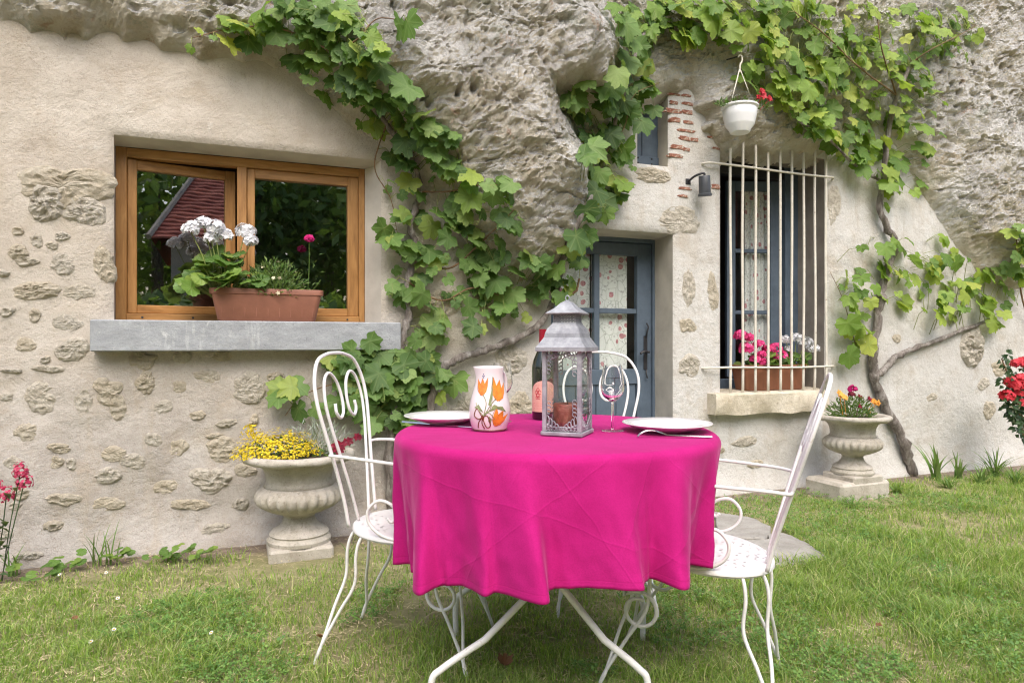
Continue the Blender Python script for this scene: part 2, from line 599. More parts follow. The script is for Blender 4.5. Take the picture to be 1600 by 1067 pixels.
t = NT('terracotta_plastic')
c = t.ramp(t.noise(7, 6, .65), [(.3, (.21, .085, .055)), (.7, (.30, .125, .082))])
t.bump(t.noise(70, 4), .2, .002)
M['terracotta'] = t.fin(c, .6)
t = NT('brown_planter')
c = t.ramp(t.noise(7, 6, .65, 0, None, (1, 1, .5)), [(.3, (.16, .062, .03)), (.7, (.27, .105, .055))])
M['planter2'] = t.fin(c, .6)

t = NT('urn_stone')
c = t.ramp(t.noise(8, 8, .72), [(.28, (.27, .24, .19)), (.5, (.45, .415, .355)), (.72, (.58, .545, .49))])
nz = t.sep(t.n('NewGeometry').outputs['Normal'])['Z']
c = t.mix(t.ramp(t.math('ADD', t.noise(24, 8, .8), t.math('MULTIPLY', nz, .12)), [(.55, 0), (.66, .7)]), c, (.52, .48, .43))
c = t.mix(t.ramp(t.noise(70, 5, .8), [(.33, .7), (.43, 0)]), c, (.13, .11, .085))
t.bump(t.noise(60, 8, .8), .9, .008)
M['urn'] = t.fin(c, .95)

t = NT('bark')
c = t.ramp(t.noise(9, 8, .7, .5, None, (3, 3, 1)), [(.3, (.085, .07, .058)), (.5, (.23, .20, .18)), (.68, (.46, .435, .41))])
t.bump(t.noise(22, 8, .75, .4, None, (4, 4, 1)), 1, .02)
M['bark'] = t.fin(c, .95)
M['cane'] = plain('cane', (.17, .10, .05), .8, .4, 12, .004)
M['stalk'] = plain('leaf_stalk', (.22, .26, .07), .6, .3, 8)


def leafmat(name, stops, trans=.35, rough=.42, vein=None):
    t = NT(name)
    r = t.math('FRACT', t.math('ADD', t.n('ObjectInfo').outputs['Random'], t.n('NewGeometry').outputs['Random Per Island']))
    c = t.ramp(r, stops)
    c = t.mix(t.ramp(t.noise(30, 4, .6), [(.35, .35), (.65, 0)]), c, tuple(x * .6 for x in stops[0][1]))
    if vein:
        at = t.n('Attribute'); at.attribute_name = 'vein'
        c = t.mix(t.math('MULTIPLY', t.math('POWER', at.outputs['Fac'], 7.0), .45), c, vein)
        t.bump(t.math('POWER', at.outputs['Fac'], 4.0), .4, .006)
    bk = t.n('NewGeometry').outputs['Backfacing']
    c = t.mix(t.math('MULTIPLY', bk, .45), c, (.22, .28, .14))
    t.fin(c, rough)
    tr = t.n('BsdfTranslucent')
    tc = t.mix(1.0, c, (1.25, 1.35, .5), 'MULTIPLY')
    t.l(tc, tr.inputs[0])
    mx = t.n('MixShader'); mx.inputs[0].default_value = trans
    t.l(t.b.outputs[0], mx.inputs[1]); t.l(tr.outputs[0], mx.inputs[2]); t.l(mx.outputs[0], t.out.inputs[0])
    return t.m


M['vine_leaf'] = leafmat('vine_leaf', [(0, (.075, .15, .04)), (.3, (.12, .225, .055)), (.62, (.165, .285, .07)), (.85, (.23, .36, .11)), (1, (.36, .44, .09))], .4, .6, (.28, .38, .15))
M['vine_leaf_young'] = leafmat('young_vine_leaf', [(0, (.11, .21, .04)), (.25, (.18, .31, .055)), (.6, (.27, .41, .075)), (.88, (.38, .49, .09)), (1, (.50, .54, .11))], .45, .58, (.26, .36, .10))
M['geranium_leaf'] = leafmat('geranium_leaf', [(0, (.07, .15, .025)), (.5, (.13, .25, .045)), (1, (.24, .34, .06))], .3, .5, (.2, .3, .1))
M['herb_leaf'] = leafmat('herb_leaf', [(0, (.05, .12, .02)), (.5, (.10, .20, .035)), (1, (.19, .28, .06))], .3, .5)
M['silver_leaf'] = leafmat('silver_leaf', [(0, (.25, .30, .26)), (1, (.42, .46, .42))], .2, .7)
M['dark_leaf'] = leafmat('rose_leaf', [(0, (.02, .05, .02)), (1, (.06, .12, .04))], .2, .4)
M['tree_leaf'] = leafmat('tree_leaf', [(0, (.10, .19, .05)), (.6, (.17, .29, .08)), (1, (.26, .40, .12))], .45, .5)
M['grass'] = leafmat('grass_blade', [(0, (.17, .29, .05)), (.45, (.31, .47, .09)), (.76, (.45, .58, .15)), (.88, (.57, .56, .26)), (1, (.70, .62, .40))], .42, .6)
M['clover'] = leafmat('clover_leaf', [(0, (.10, .22, .05)), (.6, (.17, .32, .075)), (1, (.28, .43, .11))], .35, .6)
M['weed'] = leafmat('tall_grass', [(0, (.08, .18, .03)), (1, (.20, .32, .07))], .35, .5)


def petal(name, c0, c1, trans=.25):
    t = NT(name)
    c = t.ramp(t.n('NewGeometry').outputs['Random Per Island'], [(0, c0), (1, c1)])
    t.fin(c, .6)
    tr = t.n('BsdfTranslucent'); t.l(c, tr.inputs[0])
    mx = t.n('MixShader'); mx.inputs[0].default_value = trans
    t.l(t.b.outputs[0], mx.inputs[1]); t.l(tr.outputs[0], mx.inputs[2]); t.l(mx.outputs[0], t.out.inputs[0])
    return t.m


M['p_white'] = petal('white_petal', (.72, .73, .78), (.85, .85, .87))
M['p_pink'] = petal('pink_petal', (.72, .03, .22), (.90, .12, .36))
M['p_magenta'] = petal('magenta_petal', (.55, .01, .16), (.70, .02, .26))
M['p_yellow'] = petal('yellow_petal', (.62, .46, .01), (.80, .66, .03))
M['p_red'] = petal('red_petal', (.42, .012, .025), (.62, .04, .06))
M['p_darkred'] = petal('dark_red_petal', (.14, .004, .02), (.28, .01, .04))
M['p_orange'] = petal('orange_petal', (.78, .30, .03), (.85, .50, .10))
M['p_rose'] = petal('coral_red_petal', (.62, .025, .05), (.80, .09, .12))
M['p_valerian'] = petal('valerian_petal', (.45, .02, .09), (.66, .10, .20))
M['p_cream'] = petal('cream_petal', (.62, .56, .36), (.78, .72, .55))
M['soil'] = plain('potting_soil', (.05, .035, .025), .95, .4, 40, .01)

# ------------------------------------------------------------------ ground
t = NT('ground')
o = t.sep(t.oc())
nd = t.math('SUBTRACT', t.math('MULTIPLY', o['X'], ST), t.math('MULTIPLY', t.math('SUBTRACT', o['Y'], OY), CT))
green = t.ramp(t.noise(5, 6, .7), [(.3, (.19, .195, .075)), (.5, (.34, .315, .155)), (.7, (.48, .41, .26))])
soil = t.ramp(t.noise(22, 7, .75), [(.3, (.12, .09, .062)), (.55, (.26, .205, .155)), (.75, (.44, .375, .31))])
edge = t.ramp(t.math('ADD', nd, t.math('MULTIPLY', t.noise(3, 5, .7), .5)), [(.40, 1), (.62, 0)])
bare = t.ramp(t.noise(1.6, 6, .7), [(.60, 0), (.68, .9)])
c = t.mix(t.math('MAXIMUM', edge, bare), green, soil)
t.bump(t.math('ADD', t.noise(60, 7, .75), t.noise(14, 4)), 1, .02)
M['ground'] = t.fin(c, .98)


def ground_z(x, y):
    x = np.asarray(x, float); y = np.asarray(y, float)
    fade = np.clip(1 - (np.hypot(x - 1, y - 3) - 5) / 3, 0, 1)
    return (0.010 * fbm(x * 1.3, y * 1.3, octs=3, seed=3) - .006) * fade


gx = np.concatenate([np.array([-90, -40, -15, -8]), np.arange(-5, 8.01, .08), np.array([11, 20, 45, 90])])
gy = np.concatenate([np.array([-90, -40, -20, -8, -3, -1]), np.arange(0, 7.6, .08), np.array([9, 14, 30, 90])])
XX, YY = np.meshgrid(gx, gy)
V = np.stack([XX.ravel(), YY.ravel(), ground_z(XX, YY).ravel()], 1)
nx, ny = len(gx), len(gy)
I = np.arange(nx * ny).reshape(ny, nx)
F = np.stack([I[:-1, :-1].ravel(), I[:-1, 1:].ravel(), I[1:, 1:].ravel(), I[1:, :-1].ravel()], 1)
tag(mesh_np('ground', V, F, M['ground']), 'worn lawn soil with bare earthy patches at the foot of the wall', 'ground', kind='structure')

# ------------------------------------------------------------------ house front
house = thing('cave_house', (0, OY, 0), TH, 'pale rendered cave house front with timber window, blue door and barred window under the rock', 'house')
OPEN = {'win': (-2.131, -.80, 1.166, 2.09), 'door': (.27, 1.18, -.06, 1.79), 'bar': (1.573, 2.534, .702, 2.43), 'shut': (.90, 1.14, 2.24, 2.74)}


def lines(a, b, step, extra):
    L = list(np.arange(a, b, step)) + [b]
    L = [v for v in L if all(abs(v - e) > .017 for e in extra)] + list(extra)
    for e in extra:
        pass
    return np.array(sorted(set(round(float(v), 4) for v in L)))


ex_s = [v for k in OPEN.values() for v in (k[0], k[1], k[0] - .02, k[1] + .02)]
ex_z = [v for k in OPEN.values() for v in (k[2], k[3], k[2] - .02, k[3] + .02)]
ls = lines(-4.8, 7.5, .04, ex_s)
lz = lines(-.15, 3.3, .04, ex_z)
SS, ZZ = np.meshgrid(ls, lz)
dist = np.full(SS.shape, 9.0)
for (a, b, c0, d0) in OPEN.values():
    dx = np.maximum(np.maximum(a - SS, SS - b), 0)
    dz = np.maximum(np.maximum(c0 - ZZ, ZZ - d0), 0)
    dist = np.minimum(dist, np.hypot(dx, dz))
mask = np.clip((dist - .01) / .15, 0, 1)
rel = .022 * fbm(SS * 1.1, ZZ * 1.1, octs=3, seed=11) + .008 * fbm(SS * 6, ZZ * 6, octs=3, seed=21)
rough_left = np.clip((1.35 - ZZ) / .5, 0, 1) * np.clip((.2 - SS) / .5, 0, 1)
rel = rel + rough_left * .016 * fbm(SS * 4, ZZ * 7, octs=4, seed=31)
rel = rel + .05 * np.clip((.22 - ZZ) / .22, 0, 1) ** 2
NN = rel * mask - .014 * np.clip(1 - dist / .03, 0, 1) ** 2
V = np.stack([SS.ravel(), -NN.ravel(), ZZ.ravel()], 1)
nx, nz_ = len(ls), len(lz)
I = np.arange(nx * nz_).reshape(nz_, nx)
cs = (ls[:-1] + ls[1:]) / 2; cz = (lz[:-1] + lz[1:]) / 2
CS, CZ = np.meshgrid(cs, cz)
keep = np.ones(CS.shape, bool)
for (a, b, c0, d0) in OPEN.values():
    keep &= ~((CS > a) & (CS < b) & (CZ > c0) & (CZ < d0))
F = np.stack([I[:-1, :-1], I[:-1, 1:], I[1:, 1:], I[1:, :-1]], -1)[keep]
wall = mesh_np('wall', V, F, M['plaster'], house)


def reveal(op, depth, inner, mats, name='reveal'):
    a, b, c0, d0 = OPEN[op]
    y0 = .0135
    A = [(a, y0, c0), (b, y0, c0), (b, y0, d0), (a, y0, d0)]
    i0, i1, k0, k1 = inner
    B = [(i0, depth, k0), (i1, depth, k0), (i1, depth, k1), (i0, depth, k1)]
    nm = ('sill', 'right', 'head', 'left')
    for q in range(4):
        if mats[q] is None: continue
        p, r = q, (q + 1) % 4
        mb = MB(); N = 6
        Vv = []
        for i in range(N + 1):
            tt = i / N
            bulge = .008 * math.sin(PI * tt)
            e0 = Vector(A[p]).lerp(Vector(B[p]), tt); e1 = Vector(A[r]).lerp(Vector(B[r]), tt)
            for j in range(9):
                w = e0.lerp(e1, j / 8)
                dn = .004 * math.sin(j * 2.3 + q) * math.sin(PI * j / 8) * math.sin(PI * tt)
                if q in (0, 2): w.z += dn + (bulge if q == 0 else -bulge)
                else: w.x += dn
                Vv.append(w)
        Fv = [(i * 9 + j, i * 9 + j + 1, (i + 1) * 9 + j + 1, (i + 1) * 9 + j) for i in range(N) for j in range(8)]
        mb.add(Vv, Fv).build(name, mats[q], house, True)


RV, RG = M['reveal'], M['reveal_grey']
reveal('win', .15, (-2.145, -.868, 1.166, 2.068), (None, RV, RV, RV))
reveal('door', .36, (.27, 1.21, -.06, 1.79), (None, RV, RV, RV))
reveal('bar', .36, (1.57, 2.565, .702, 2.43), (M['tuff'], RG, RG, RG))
reveal('shut', .22, (.90, 1.166, 2.26, 2.75), (RV, RV, RV, RV))
# the room behind: floor, back and side walls, ceiling in one shell
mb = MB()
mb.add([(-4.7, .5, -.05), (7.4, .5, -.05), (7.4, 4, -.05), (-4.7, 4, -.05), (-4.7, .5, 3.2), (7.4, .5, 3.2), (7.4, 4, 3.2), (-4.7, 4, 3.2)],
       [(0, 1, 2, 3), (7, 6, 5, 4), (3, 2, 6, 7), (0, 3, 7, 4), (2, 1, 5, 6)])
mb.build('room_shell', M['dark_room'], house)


def holder(name, parent, loc=(0, 0, 0)):
    o = bpy.data.objects.new(name, None); o.empty_display_size = .05; o.location = loc
    return link(o, parent)


def part(name, mat, parent, *boxes, bev=.003):
    mb = MB()
    for a, b in boxes: mb.box(a, b, bev)
    return mb.build(name, mat, parent)


# --- timber window
win = holder('window', house)
part('frame_stile', M['wood_v'], win, ((-2.145, .15, 1.166), (-2.093, .215, 2.068)))
part('frame_stile', M['wood_v'], win, ((-.903, .15, 1.166), (-.868, .215, 2.068)))
part('frame_head', M['wood'], win, ((-2.094, .152, 2.018), (-.902, .213, 2.066)))
part('frame_foot', M['wood'], win, ((-2.094, .14, 1.167), (-.902, .213, 1.205)))
part('mullion', M['wood_v'], win, ((-1.562, .153, 1.204), (-1.512, .212, 2.019)))
part('sash_stile', M['wood_v'], win, ((-1.511, .165, 1.206), (-1.470, .22, 2.017)))
part('sash_stile', M['wood_v'], win, ((-.965, .165, 1.206), (-.904, .22, 2.017)))
part('sash_rail', M['wood'], win, ((-1.471, .167, 1.965), (-.964, .218, 2.017)))
part('sash_rail', M['wood'], win, ((-1.471, .167, 1.206), (-.964, .218, 1.250)))
part('pane', M['pane'], win, ((-1.472, .19, 1.248), (-.963, .194, 1.967)), bev=0)
mb = MB()
for hx in (-2.02, -1.78, -.97):
    mb.lathe([(0, .1385), (.006, .1385), (.006, .141)], 10, Matrix(((1, 0, 0, hx), (0, 0, 1, 0), (0, 1, 0, 1.186), (0, 0, 0, 1))))
mb.build('drain_hole', M['black_iron'], win)
SA = R_(11)
smat = Matrix.Translation((-2.092, .168, 0)) @ Matrix.Rotation(SA, 4, 'Z')
for nm, mt, a, b in (('sash_stile', 'wood_v', (0, 0, 1.207), (.044, .05, 2.014)), ('sash_stile', 'wood_v', (.478, 0, 1.207), (.532, .05, 2.014)),
                     ('sash_rail', 'wood', (.0435, .001, 1.962), (.479, .049, 2.012)), ('sash_rail', 'wood', (.0435, .001, 1.208), (.479, .049, 1.252)),
                     ('pane', 'pane', (.042, .022, 1.25), (.48, .026, 1.964))):
    MB().box(a, b, .003 if nm != 'pane' else 0, smat).build(nm, M[mt], win)
# sill
mb = MB(); mb.box((-2.215, -.10, 1.011), (-.708, .1385, 1.166), .006)
mb.build('window_sill', M['slate'], house)

# --- blue glazed door
dr = holder('door', house)
DY = .28
part('door_frame', M['blue'], dr, ((1.185, DY - .02, -.05), (1.235, DY + .08, 1.80)), ((.24, DY - .02, -.05), (.295, DY + .08, 1.80)), ((.296, DY - .02, 1.755), (1.184, DY + .08, 1.80)))
part('door_stile', M['blue'], dr, ((1.068, DY, .0), (1.183, DY + .045, 1.752)))
part('door_stile', M['blue'], dr, ((.297, DY, .0), (.425, DY + .045, 1.752)))
part('door_rail', M['blue'], dr, ((.426, DY + .001, 1.665), (1.067, DY + .044, 1.751)))
part('door_rail', M['blue'], dr, ((.426, DY + .001, .76), (1.067, DY + .044, .865)))
part('door_rail', M['blue'], dr, ((.426, DY + .001, .0), (1.067, DY + .044, .14)))
part('muntin', M['blue'], dr, ((.724, DY + .003, .866), (.768, DY + .04, 1.664)))
part('muntin', M['blue'], dr, ((.427, DY + .006, 1.256), (.7235, DY + .038, 1.291)))
part('muntin', M['blue'], dr, ((.7685, DY + .006, 1.256), (1.066, DY + .038, 1.291)))
for k in range(4):
    x0 = .427 + k * .16
    part('plank', M['blue'], dr, ((x0, DY + .014, .141), (x0 + .156, DY + .034, .759)), bev=.004)
for x0, x1 in ((.427, .723), (.769, 1.066)):
    for z0, z1 in ((.867, 1.255), (1.292, 1.664)):
        part('pane', M['thin_glass'], dr, ((x0, DY + .02, z0), (x1, DY + .024, z1)), bev=0)


def curtain(parent, x0, x1, y, z0, z1, amp=.012, waves=9, M4=None):
    n = 60; V = []; F = []
    for i in range(n + 1):
        t_ = i / n
        yy = y + amp * math.sin(t_ * waves * 2 * PI + .6 * math.sin(t_ * 17)) + amp * .5 * math.sin(t_ * 5.3 * PI)
        for z in (z0, z1):
            p = Vector((x0 + (x1 - x0) * t_, yy, z))
            V.append(M4 @ p if M4 else p)
    for i in range(n):
        F.append((2 * i, 2 * i + 2, 2 * i + 3, 2 * i + 1))
    mb = MB(); mb.add(V, F)
    return mb.build('curtain', M['curtain'], parent, True)


curtain(dr, .41, .72, DY + .065, .80, 1.68, .004, 4)
curtain(dr, .735, 1.02, DY + .065, .80, 1.68, .004, 4)
mb = MB()
ly = DY - .004
mb.box((1.118, ly - .004, .86), (1.148, ly + .003, 1.10), .002)
mb.tube(catmull([(1.133, ly - .012, 1.10), (1.128, ly - .03, 1.13), (1.137, ly - .03, 1.16), (1.129, ly - .02, 1.19)]), .006, 6)
mb.tube([(1.133, ly - .004, .985), (1.133, ly - .05, .985)], .008, 8)
mb.tube(catmull([(1.133, ly - .045, .985), (1.09, ly - .05, .99), (1.06, ly - .05, .975)]), .009, 8)
mb.tube(catmull([(1.133, ly - .012, .86), (1.128, ly - .02, .83), (1.137, ly - .02, .80)]), .005, 6)
mb.build('lock_plate', M['black_iron'], dr, True, 40)

# --- barred window: frame, casement standing ajar, curtain
bw = holder('barred_window', house)
BY = .34
part('frame_stile', M['blue'], bw, ((2.435, BY - .04, .70), (2.58, BY + .05, 2.44)))
part('frame_stile', M['blue'], bw, ((1.56, BY - .04, .70), (1.60, BY + .05, 2.44)))
part('frame_head', M['black_iron'], bw, ((1.601, BY - .03, 2.33), (2.434, BY + .05, 2.44)))
part('frame_foot', M['blue'], bw, ((1.601, BY - .03, .70), (2.434, BY + .05, .775)))
cm = Matrix.Translation((2.434, BY + .01, 0)) @ Matrix.Rotation(R_(-17), 4, 'Z') @ Matrix.Scale(-1, 4, (1, 0, 0))
for nm, mt, a, b in (('casement_stile', 'blue', (0, 0, .78), (.085, .045, 2.325)), ('casement_stile', 'blue', (.37, 0, .78), (.44, .045, 2.325)),
                     ('casement_rail', 'blue', (.0855, .001, 2.25), (.3695, .044, 2.324)), ('casement_rail', 'blue', (.0855, .001, .781), (.3695, .044, .87)),
                     ('muntin', 'blue', (.0855, .006, 1.275), (.3695, .036, 1.305)), ('muntin', 'blue', (.0855, .006, 1.76), (.3695, .036, 1.79)),
                     ('pane', 'thin_glass', (.0855, .02, .87), (.3695, .024, 1.275)), ('pane', 'thin_glass', (.0855, .02, 1.305), (.3695, .024, 1.76)), ('pane', 'thin_glass', (.0855, .02, 1.79), (.3695, .024, 2.25))):
    MB().box(a, b, .003 if nm != 'pane' else 0, cm).build(nm, M[mt], bw)
curtain(bw, .08, .27, .07, .85, 2.28, .009, 4, cm)
# bars
gr = holder('window_grille', house)
bar_s = [1.623, 1.728, 1.841, 1.955, 2.066, 2.172, 2.284, 2.392, 2.498]
for i, s in enumerate(bar_s):
    mb = MB()
    pts = [(s + .0025 * math.sin(i * 1.7 + k), -.036 + .002 * math.cos(i + k * 1.3), z) for k, z in enumerate(np.linspace(.695, 2.47, 7))]
    mb.tube(catmull(pts, 3), .0095, 8).build('vertical_bar', M['cream_iron'], gr, True)
for z, s0, s1 in ((2.281, 1.40, 2.60), (.876, 1.40, 2.60)):
    mb = MB()
    pts = [(s0, .02, z), (s0 + .01, -.02, z)] + [(s, -.046 - .002 * math.sin(s * 7), z + .004 * math.sin(s * 5)) for s in np.linspace(s0 + .04, s1 - .04, 9)] + [(s1 - .01, -.02, z), (s1, .02, z)]
    mb.tube(pts, [.008] * len(pts), 6).build('cross_bar', M['cream_iron'], gr, True)
mb = MB()
# stone sill, rough block
nseg = 24
V = []; F = []
sec = [(-.085, .552), (-.092, .62), (-.088, .69), (-.075, .702), (.02, .7035), (.36, .706), (.36, .552)]
for i in range(nseg + 1):
    s = 1.455 + (2.47 - 1.455) * i / nseg
    for k, (y, z) in enumerate(sec):
        e = .012 * vnoise(np.array([s * 9.0]), np.array([k * 1.7]), seed=5)[0]
        V.append((s, y + (e if k < 4 else 0), z + (e * .7 if k < 2 else 0)))
m_ = len(sec)
for i in range(nseg):
    for k in range(m_):
        l_ = (k + 1) % m_
        F.append((i * m_ + k, (i + 1) * m_ + k, (i + 1) * m_ + l_, i * m_ + l_))
F += [tuple(range(m_)), tuple(nseg * m_ + k for k in range(m_ - 1, -1, -1))]
mb.add(V, F).build('stone_sill', M['tuff'], house, True, 40)
# --- shutter in the small opening
sh = holder('shutter', house)
for k in range(2):
    part('plank', M['blue'], sh, ((.885 + k * .145, .16, 2.255), (1.027 + k * .145, .185, 2.755)), bev=.004)
part('batten', M['blue'], sh, ((.886, .145, 2.262), (1.17, .1595, 2.335)))
mb = MB()
for s in (.99, 1.10):
    for z in (2.285, 2.32): mb.lathe([(.007, 0), (.005, .004), (0, .006)], 8, Matrix(((1, 0, 0, s), (0, 0, -1, .145), (0, 1, 0, z), (0, 0, 0, 1))))
mb.build('nail', M['black_iron'], sh, True)

# --- stones of the rubble wall that show through the render
ST_A = [(57, 22, 38, 30), (113, 50, 40, 50), (188, 38, 45, 30), (160, 66, 38, 22), (80, 115, 65, 30), (188, 122, 75, 70), (315, 120, 60, 120), (110, 200, 150, 50), (240, 206, 110, 55), (12, 150, 30, 22), (20, 267, 45, 32), (107, 278, 40, 40), (138, 410, 28, 18), (30, 445, 70, 14), (150, 440, 90, 22), (205, 300, 95, 50), (225, 375, 100, 70)]
ST_B = [(120, 60, 110, 70), (210, 125, 40, 30), (660, 130, 130, 80), (850, 110, 100, 50), (1020, 110, 90, 50), (675, 238, 85, 100), (830, 250, 70, 70), (965, 200, 130, 60), (1140, 255, 140, 120), (190, 300, 140, 155), (390, 310, 90, 120), (500, 270, 120, 110), (540, 345, 80, 110), (20, 300, 70, 50), (750, 345, 90, 60), (915, 385, 80, 45), (1050, 418, 85, 38), (120, 460, 100, 90), (270, 535, 100, 40), (265, 600, 60, 60), (330, 610, 50, 50), (530, 560, 120, 70), (610, 590, 110, 70), (500, 660, 120, 70), (705, 490, 95, 65), (820, 530, 100, 80), (1030, 535, 150, 100), (985, 680, 170, 110), (765, 720, 130, 60), (300, 765, 190, 55), (480, 800, 150, 65), (250, 895, 110, 50), (890, 795, 160, 50), (1110, 795, 70, 60), (990, 910, 130, 60), (90, 745, 80, 50), (70, 800, 60, 40), (30, 930, 80, 60), (1140, 640, 90, 60), (1175, 410, 40, 60), (1000, 480, 80, 30), (60, 600, 70, 60), (150, 1020, 150, 40)]
ST_C = [(100, 292, 118, 62, .012), (72, 318, 60, 50, .018), (130, 330, 70, 40, .012), (30, 395, 26, 22, .01),
        (430, 590, 26, 20, .01), (620, 590, 60, 30, .012), (735, 640, 50, 34, .01), (800, 560, 44, 50, .012), (815, 640, 40, 60, .012), (690, 470, 60, 36, .01), (760, 470, 50, 40, .012),
        (1062, 345, 60, 44, .006), (1022, 276, 62, 24, .008), (1076, 450, 22, 66, .007), (1114, 455, 16, 56, .007), (1074, 509, 26, 20, .007), (1078, 572, 26, 38, .008),
        (1303, 320, 18, 60, .006), (1518, 545, 34, 60, .03), (1560, 575, 22, 22, .008), (1545, 640, 18, 26, .006), (1535, 600, 16, 20, .006), (1118, 700, 30, 14, .008), (1165, 690, 34, 16, .008), (1180, 725, 24, 14, .008), (1590, 640, 20, 24, .008), (1455, 620, 16, 14, .005), (1400, 530, 14, 14, .005)]
stones = [(x * .5155, 350 + y * .5155, w * .5155, h_ * .5155, None) for x, y, w, h_ in ST_A] + [(x * .3373, 520 + y * .3373, w * .3373, h_ * .3373, None) for x, y, w, h_ in ST_B] + ST_C
for i, (px, py, w, h_, pr) in enumerate(stones):
    s0, z0 = P(px, py)
    sc = (P(px + w / 2, py)[0] - P(px - w / 2, py)[0]) / 2 * 1.2
    sz = (P(px, py - h_ / 2)[1] - P(px, py + h_ / 2)[1]) / 2 * 1.2
    hgt = pr if pr else random.uniform(.004, .011)
    rot = random.uniform(-.15, .15)
    na, nr = 36, 8
    qa = np.repeat(np.arange(nr + 1) / nr, na); aa = np.tile(2 * PI * np.arange(na) / na, nr + 1)
    nc = random.randint(6, 9)
    ca = np.sort((np.arange(nc) + np.array([random.uniform(-.38, .38) for _ in range(nc)])) / nc * 2 * PI); cr_ = np.array([random.uniform(.72, 1.25) for _ in range(nc)])
    outl = np.interp(aa % (2 * PI), np.concatenate([ca[-1:] - 2 * PI, ca, ca[:1] + 2 * PI]), np.concatenate([cr_[-1:], cr_, cr_[:1]]))
    outl = outl + .16 * fbm(np.cos(aa) * 3 + i * 7.1, np.sin(aa) * 3, octs=3, seed=50)
    x, z = qa * outl * sc * np.cos(aa), qa * outl * sz * np.sin(aa)
    x, z = x * math.cos(rot) - z * math.sin(rot), x * math.sin(rot) + z * math.cos(rot)
    n = hgt * (1 - qa ** 6) - .011 * qa ** 9 + hgt * 1.5 * fbm(x * 28 + i, z * 34, octs=4, seed=60, ridged=True, gain=.65) * (1 - qa ** 5) + hgt * .5 * (z / max(sz, .01)) * (1 - qa ** 4)
    V = list(zip(x, -n, z)); F = []
    for r in range(nr):
        for k in range(na):
            l_ = (k + 1) % na
            if r == 0:
                F.append((k, (r + 1) * na + l_, (r + 1) * na + k)[::-1])
            else:
                F.append((r * na + k, r * na + l_, (r + 1) * na + l_, (r + 1) * na + k)[::-1])
    j = np.argmin(np.hypot(SS - s0, ZZ - z0))
    ob = MB().add(V, F).build('stone', M['limestone'], wall)
    ob.location = (s0, -float(NN.ravel()[j]) , z0)
# --- bricks at the pier beside the shutter
for i, (px, py, w, h_) in enumerate([(1055, 148, 26, 5), (1072, 150, 18, 5), (1053, 161, 14, 7), (1075, 163, 24, 7), (1052, 174, 30, 9), (1074, 176, 20, 9), (1055, 188, 20, 10), (1075, 192, 18, 6), (1072, 205, 30, 6), (1070, 217, 22, 9), (1084, 219, 16, 8), (1058, 230, 24, 9), (1072, 234, 14, 7), (1056, 244, 26, 7), (1070, 295, 22, 6), (1066, 307, 18, 5), (1117, 292, 16, 11), (1112, 215, 14, 5), (1118, 232, 14, 5)]):
    s0, z0 = P(px, py)
    sc = (P(px + w / 2, py)[0] - P(px - w / 2, py)[0]) / 2
    sz = h_ / FPX * 4.75 / 2 * .85
    V = []
    nk = 12
    for ring, (q, n) in enumerate(((1, -.012), (.95, .001), (.8, .0035))):
        for k in range(nk):
            a = 2 * PI * k / nk
            cx_, cz_ = math.copysign(abs(math.cos(a)) ** .5, math.cos(a)), math.copysign(abs(math.sin(a)) ** .6, math.sin(a))
            jit = 1 + random.uniform(-.32, .15)
            V.append((cx_ * sc * q * jit, -n + random.uniform(-.002, .002), cz_ * sz * q * jit))
    F = [(r * nk + k, (r + 1) * nk + k, (r + 1) * nk + (k + 1) % nk, r * nk + (k + 1) % nk) for r in range(2) for k in range(nk)] + [tuple(2 * nk + k for k in range(nk))[::-1]]
    ob = MB().add(V, F).build('brick', M['brick'], wall)
    j = np.argmin(np.hypot(SS - s0, ZZ - z0))
    ob.location = (s0, -float(NN.ravel()[j]) - .002, z0)

# ------------------------------------------------------------------ overhanging rock
CP = []
for x, y in ((-400, 0), (-250, 10), (-100, 20), (0, 38), (45, 56), (100, 64), (130, 60), (190, 62), (250, 76), (310, 90), (380, 97), (430, 106)):
    CP += [(x, y, 0), (x, y + 22, -.16), (x, y - 32, .075), (x, -60, .13), (x, -220, .2), (x, y + 140, -.35)]
CP += [(480, 150, 0), (540, 195, 0), (600, 232, 0), (650, 278, 0), (700, 345, 0), (750, 405, 0), (800, 445, 0)]
CP += [(470, 185, -.16), (520, 225, -.16), (580, 262, -.16), (630, 310, -.16), (675, 375, -.16), (720, 435, -.16), (790, 480, -.16), (860, 480, -.2)]
CP += [(440, 60, .13), (500, 80, .2), (560, 60, .34), (590, 82, .38), (640, 115, .40), (700, 132, .42), (745, 155, .43), (800, 200, .42), (850, 240, .42), (885, 290, .36)]
CP += [(540, 130, .15), (600, 165, .2), (660, 205, .22), (720, 255, .24), (760, 310, .22), (790, 360, .2), (830, 400, .14), (700, 300, .1), (650, 245, .09)]
CP += [(600, 0, .36), (700, 0, .42), (700, 60, .42), (800, 0, .46), (800, 100, .46), (860, 90, .47), (862, 150, .44), (875, 190, .42), (900, 235, .40), (908, 275, .36), (900, 325, .29), (885, 365, .2), (868, 400, .1)]
CP += [(880, 20, .5), (900, 60, .50), (935, 40, .53), (950, 75, .52), (945, 110, .48), (915, 95, .49), (890, 110, .42), (880, 130, .3), (905, 140, .22), (915, 185, .1), (900, 165, .15)]
CP += [(975, 60, .08), (985, 120, .06), (990, 20, .1), (935, 250, .0), (945, 300, -.12), (930, 380, -.2), (900, 430, -.2), (960, 220, -.05), (985, 150, .02)]
CP += [(1020, 132, .03), (1020, 90, .08), (1060, 100, .12), (1060, 140, .03), (1060, 165, -.12), (1030, 180, -.2), (1085, 165, .02), (1082, 195, -.1), (1095, 215, -.06)]
